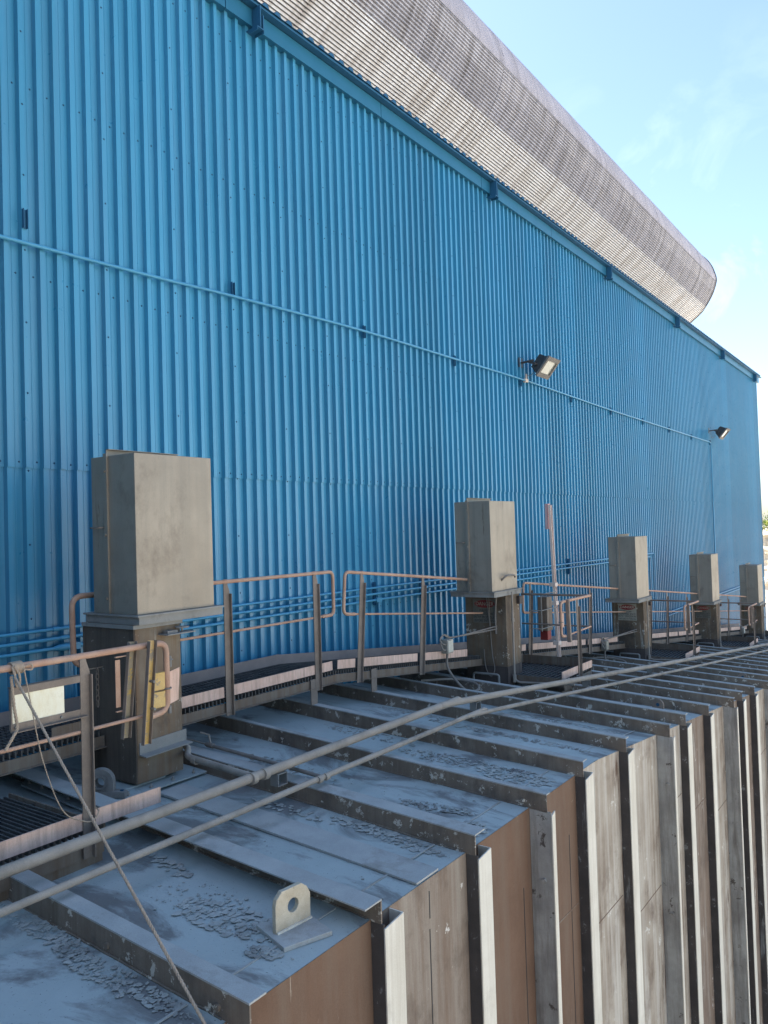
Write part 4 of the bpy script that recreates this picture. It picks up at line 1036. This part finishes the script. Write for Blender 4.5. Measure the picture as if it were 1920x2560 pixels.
# second lugs further along
for x, lb in ((9.95, 'small dark lifting lug standing between far roof ribs, fifth bay past the bend'), (14.9, 'rusty round-topped lifting lug far along the casing roof edge')):
    zz = RF(x, 3.0); t = thing('lifting_lug', (x, 3.0, zz), lb, 'lifting lug')
    k = MB(); k.prism([(-.07, 0), (.07, 0), (.07, .1)] + [(.07 * math.cos(a), .1 + .07 * math.sin(a)) for a in [i * math.pi / 8 for i in range(1, 8)]] + [(-.07, .1)], -.012, .012, lambda u, v, w: (x + w, 3.0 + u, zz + v))
    k.build('eye_plate', 'post', t); k = MB(); k.box(x - .08, x + .08, 2.9, 3.1, zz + .001, zz + .016); k.build('pad_plate', 'beam_top', t)
    k = MB(); k.cyl((x - .0128, 3.0, zz + .1), (x - .0122, 3.0, zz + .1), .022, 12); k.build('eye', 'screw', t)

# ------------------------------------------------------------------ pillow block bearing lying on the base plate
pb = thing('pillow_block_bearing', (3.50, 5.10, RF(3.5, 5.1) + .033), 'loose cast iron pillow block bearing on the base of the nearest pillar', 'bearing')
zb = RF(3.5, 5.1) + .034; d = Vector((.56, -.83, 0)).normalized(); nn = Vector((d.y, -d.x, 0)); cc = Vector((3.49, 5.13, zb))
EX = lambda u, v, w: tuple(cc + (d * u + Vector((0, 0, 1)) * v + nn * w) * 1.12)
k = MB()
k.prism([(-.165, 0), (.165, 0), (.165, .035), (.105, .042), (-.105, .042), (-.165, .035)], -.03, .03, EX)
body = [(-.10, .0425), (.10, .0425)] + [(.088 * math.cos(a), .10 + .088 * math.sin(a)) for a in [i * math.pi / 16 for i in range(17)]]
nb = len(body); hole = [(.058 * math.cos(a), .10 + .058 * math.sin(a)) for a in [i * math.pi / 12 for i in range(24)]]
# body as ring strip
ring_o = []
for i in range(32):
    a = 2 * math.pi * i / 32; u, v = math.cos(a), math.sin(a); rr = .088
    if v < 0: rr = min(.0575 / max(-v, 1e-3), .088 / max(abs(u), .55) if abs(u) > .2 else 9, .13)
    ring_o.append((rr * u, .10 + rr * v))
ring_i = [(.056 * math.cos(2 * math.pi * i / 32), .10 + .056 * math.sin(2 * math.pi * i / 32)) for i in range(32)]
for w0 in (-.024, .024):
    pass
vs = [EX(u, v, -.024) for u, v in ring_o] + [EX(u, v, -.024) for u, v in ring_i] + [EX(u, v, .024) for u, v in ring_o] + [EX(u, v, .024) for u, v in ring_i]
fs = []
for i in range(32):
    j = (i + 1) % 32; fs += [(i, j, 32 + j, 32 + i), (64 + j, 64 + i, 96 + i, 96 + j), (j, i, 64 + i, 64 + j), (32 + i, 32 + j, 96 + j, 96 + i)]
k.add(vs, fs)
k.build('housing', 'cast', pb, bevel=.005)
k = MB(); 
for r0, r1, w in ((.0555, .046, .026), (.0455, .034, .032)):
    vs = [EX(r0 * math.cos(2 * math.pi * i / 24), .10 + r0 * math.sin(2 * math.pi * i / 24), s_ * w) for s_ in (-1, 1) for i in range(24)] + [EX(r1 * math.cos(2 * math.pi * i / 24), .10 + r1 * math.sin(2 * math.pi * i / 24), s_ * w) for s_ in (-1, 1) for i in range(24)]
    fs = []
    for i in range(24):
        j = (i + 1) % 24; fs += [(i, j, 24 + j, 24 + i), (48 + i, 48 + j, 72 + j, 72 + i), (i, j, 48 + j, 48 + i), (24 + i, 24 + j, 72 + j, 72 + i)]
    k.add(vs, fs)
k.build('bearing_rings', 'cast', pb)
k = MB()
for u in (-.137, .137): k.cyl(EX(u, .036, 0), EX(u, .044, 0), .014, 10)
k.build('bolt_slots', 'screw', pb)

# ------------------------------------------------------------------ pink/white upright post by second platform
pp = thing('tall_upright_post', (11.9, 5.2, -2.25), 'tall faded pink and white channel post standing behind the second platform', 'post')
k = MB(); bx2, by2, tx2 = 11.87, 5.2, 11.86
a, b = Vector((12.02, 5.2, -2.25)), Vector((11.86, 5.2, .34))
k.bar(a, b, .012, .055, (1, 0, 0)); k.build('channel_web', 'redpost', pp)
k = MB()
for s_ in (-1, 1): k.bar(a + Vector((s_ * .034, 0, 0)) + Vector((0, -.02, 0)), b + Vector((s_ * .034, -.02, 0)), .04, .011, (1, 0, 0))
k.build('channel_flange', 'whitepost', pp)
k = MB(); k.box(11.815, 11.905, 5.195, 5.25, -.05, .36); k.build('upper_sleeve', 'redpost', pp)
for zz in (-.95, -1.25, -1.9):
    k = MB(); xx = a.x + (b.x - a.x) * (zz + 2.25) / 2.59; k.box(xx - .055, xx + .055, 5.15, 5.25, zz - .03, zz + .03); k.build('clamp_band', 'whitepost', pp)
ext = thing('caged_cabinet', (11.55, 5.25, -1.75), 'small brown box with red base in a wire cage next to the tall pink post', 'cabinet')
k = MB(); k.box(11.52, 11.72, 5.14, 5.30, -1.65, -1.12); k.build('cabinet_body', 'channel', ext, bevel=.005)
k = MB(); k.box(11.56, 11.70, 5.16, 5.29, -1.80, -1.652); k.build('red_base', 'red', ext, bevel=.01)
k = MB()
for zz in (-1.05, -1.30, -1.58): k.tube([(11.22, 5.30, zz), (11.22, 5.10, zz), (11.80, 5.10, zz)], .008, 6)
k.tube([(11.22, 5.10, -1.62), (11.22, 5.10, -1.02)], .008, 6); k.build('wire_cage', 'dust_grey', ext)

# ------------------------------------------------------------------ junction boxes and cables at pillars 2 and 3
def jbox(x, y, z, px, zh, lbl):
    t = thing('junction_box', (x, y, z), lbl, 'junction box', 'electrical junction boxes')
    k = MB(); k.box(x - .075, x + .075, y - .05, y + .05, z - .09, z + .09); k.build('enclosure', 'jbox', t, bevel=.006)
    k = MB(); k.box(x - .062, x + .062, y - .058, y - .0505, z - .075, z + .075); k.build('lid', 'jlid', t, bevel=.003)
    k = MB(); zr = RF(x, y)
    k.tube(smooth_curve([(x, y, z - .09), (x - .02, y - .02, z - .3), (x + .0, y - .25, zr + .05), (x + .15, y - .35, zr + .03), (x + .33, y - .22, zr + .07), (x + .25, y + .05, zr + .12), (x - .2, y + .3, zr + .15)]), .017, 8)
    for a in (0, 1): k.tube(smooth_curve([(x - .075, y - .02, z - .04 + a * .07), (x - .16, y - .03, z - .02 + a * .07), (x - .17, y, z + .10), (x - .05, y + .02, z + .15), (x + .05, y + .03, z + .11 + a * .02), (x + .3, y + .05, z + .08), (px, 5.2, z + .1 + a * .04)]), .011, 6)
    k.build('flexible_conduit', 'cable', t)
    return t
jbox(8.83, 5.36, -1.53, PX[1], ZH[1], 'grey junction box with curling conduit left of the second pillar')
jbox(14.6, 5.36, -2.30, PX[2], ZH[2], 'grey junction box with curling conduit left of the third pillar')
jbox(26.9, 5.36, -3.5, PX[4], ZH[4], 'grey junction box left of the farthest pillar')
cb = thing('hanging_cable', (PX[1], 5.4, -1.2), 'thin grey cables looping down the face of the second pillar', 'cable')
xf = PX[1] - .03; 
k = MB(); k.tube(smooth_curve([(PX[1] + .18, 4.98, ZH[1] + .17), (PX[1] + .1, 4.96, ZH[1] + .20), (xf - .1, 4.98, ZH[1] + .19), (xf - .06, 5.12, ZH[1] + .03), (xf, 5.20, ZH[1] - .3), (xf, 5.20, ZH[1] - .62)]), .014, 8); k.build('thick_cable', 'cable', cb)
k = MB(); k.tube(smooth_curve([(xf, 5.30, ZH[1] - .08), (xf, 5.29, ZH[1] - .5), (xf, 5.27, ZH[1] - .9), (xf, 5.24, ZH[1] - 1.12), (xf - .01, 5.30, ZH[1] - 1.22), (xf, 5.38, ZH[1] - 1.10), (xf, 5.40, ZH[1] - .85)]), .007, 6)
k.tube(smooth_curve([(xf, 5.34, ZH[1] - .08), (xf, 5.31, ZH[1] - .35), (xf, 5.29, ZH[1] - .55)]), .007, 6); k.build('thin_cable', 'cable', cb)
# crust stains stay in material; small dark box plate on pillar 3
# chain hanging left of nearest pillar
chn = thing('hanging_chain', (3.60, 5.45, -1.2), 'short rusty chain hanging left of the nearest pillar', 'chain')
for i in range(7):
    k = MB(); z_ = -1.02 - i * .042; pts = [(3.66 + (.012 * math.cos(a) if i % 2 else 0), 5.40 + (0 if i % 2 else .012 * math.cos(a)), z_ + .028 * math.sin(a)) for a in [j * math.pi / 5 for j in range(11)]]
    k.tube(pts, .004, 5, cap=False); k.build('chain_link', 'beam', chn)
k = MB(); k.box(3.60, 3.72, 5.41, 5.415, -1.0, -.992); k.build('chain_hook', 'beam', chn)

# ------------------------------------------------------------------ added unseen block behind the camera, cuts sky light from the left
nb = thing('process_building', (-20, -4, -14.5), 'tall dark grey process building standing behind the photographer', 'building')
k = MB(); vs = []; n = 90
for i in range(n + 1):
    y = -16 + 22.0 * i / n; vs.append((-15.0 + (.05 if i % 2 else 0), y))
k.add([(x, y, -14.5) for x, y in vs] + [(x, y, 7) for x, y in vs], [(i, i + 1, n + 2 + i, n + 1 + i) for i in range(n)])
k.box(-26, -15.05, -16, 6.0, -14.5, 7); k.build('wall', 'nb', nb)
k = MB(); k.box(-26.3, -14.7, -16.3, 6.2, 7.01, 7.2); k.build('roof', 'blue_dark', nb)
for yy in (-12, -7, -2, 3):
    k = MB(); k.box(-14.99, -14.93, yy - .6, yy + .6, 4, 6); k.build('louvre', 'gallery_end', nb)

# ------------------------------------------------------------------ camera
F, yaw, pitch, roll = 1960.0, R(35.55), R(1.39), R(-1.75)
f = Vector((math.cos(yaw) * math.cos(pitch), math.sin(yaw) * math.cos(pitch), math.sin(pitch)))
r0 = Vector((math.sin(yaw), -math.cos(yaw), 0)); u0 = r0.cross(f)
rr = r0 * math.cos(roll) + u0 * math.sin(roll); uu = -r0 * math.sin(roll) + u0 * math.cos(roll)
cam = bpy.data.cameras.new('camera'); co = bpy.data.objects.new('camera', cam); COL.objects.link(co)
co.matrix_world = Matrix(((rr.x, uu.x, -f.x, 0), (rr.y, uu.y, -f.y, 0), (rr.z, uu.z, -f.z, 0), (0, 0, 0, 1)))
cam.sensor_fit = 'HORIZONTAL'; cam.sensor_width = 36; cam.lens = 36 * F / 1920
cam.clip_start = .05; cam.clip_end = 3000
S.camera = co

# ------------------------------------------------------------------ light
ELEV, AZ = R(50), R(97)      # sun stands behind the building (+y)
sd = Vector((math.cos(ELEV) * math.cos(AZ), math.cos(ELEV) * math.sin(AZ), math.sin(ELEV)))
sl = bpy.data.lights.new('sun', 'SUN'); sl.energy = 4.8; sl.angle = R(.5); sl.color = (1, .95, .87)
so = bpy.data.objects.new('sun', sl); COL.objects.link(so); so.rotation_euler = (-sd).to_track_quat('-Z', 'Y').to_euler()
w = bpy.data.worlds.new('World'); S.world = w; w.use_nodes = True; nt = w.node_tree
bg = nt.nodes['Background']; bg.inputs[1].default_value = 0.098
sky = nt.nodes.new('ShaderNodeTexSky'); sky.sky_type = 'NISHITA'; sky.sun_disc = False
sky.sun_elevation = ELEV; sky.sun_rotation = math.pi / 2 - AZ
sky.air_density = 1.0; sky.dust_density = 1.2; sky.ozone_density = 1.8
# thin wisps of cirrus low over the horizon
tc = nt.nodes.new('ShaderNodeTexCoord')
mp = nt.nodes.new('ShaderNodeMapping'); mp.inputs['Scale'].default_value = (2.2, 5, 7); mp.inputs['Rotation'].default_value = (0, R(20), R(25))
nt.links.new(tc.outputs['Generated'], mp.inputs[0])
nz = nt.nodes.new('ShaderNodeTexNoise'); nz.inputs['Scale'].default_value = 1.3; nz.inputs['Detail'].default_value = 7; nz.inputs['Roughness'].default_value = .58; nz.inputs['Distortion'].default_value = .9
nt.links.new(mp.outputs[0], nz.inputs['Vector'])
cr = nt.nodes.new('ShaderNodeValToRGB'); cr.color_ramp.elements[0].position = .50; cr.color_ramp.elements[1].position = 1.0
cr.color_ramp.elements[1].color = (.34, .34, .34, 1)
nt.links.new(nz.outputs['Fac'], cr.inputs[0])
mx = nt.nodes.new('ShaderNodeMix'); mx.data_type = 'RGBA'
sz = nt.nodes.new('ShaderNodeSeparateXYZ'); nt.links.new(tc.outputs['Generated'], sz.inputs[0])
zr = nt.nodes.new('ShaderNodeMapRange'); zr.inputs[1].default_value = .30; zr.inputs[2].default_value = .52; zr.inputs[3].default_value = 1.0; zr.inputs[4].default_value = .0
nt.links.new(sz.outputs[2], zr.inputs[0])
ml = nt.nodes.new('ShaderNodeMath'); ml.operation = 'MULTIPLY'; nt.links.new(cr.outputs[0], ml.inputs[0]); nt.links.new(zr.outputs[0], ml.inputs[1])
nt.links.new(ml.outputs[0], mx.inputs[0]); nt.links.new(sky.outputs[0], mx.inputs[6]); mx.inputs[7].default_value = (9, 9.4, 10, 1)
nt.links.new(mx.outputs[2], bg.inputs[0])

vs_ = S.view_settings; vs_.view_transform = 'Standard'; vs_.look = 'None'; vs_.exposure = 1.95; vs_.gamma = 1
S.cycles.max_bounces = 6; S.cycles.diffuse_bounces = 4
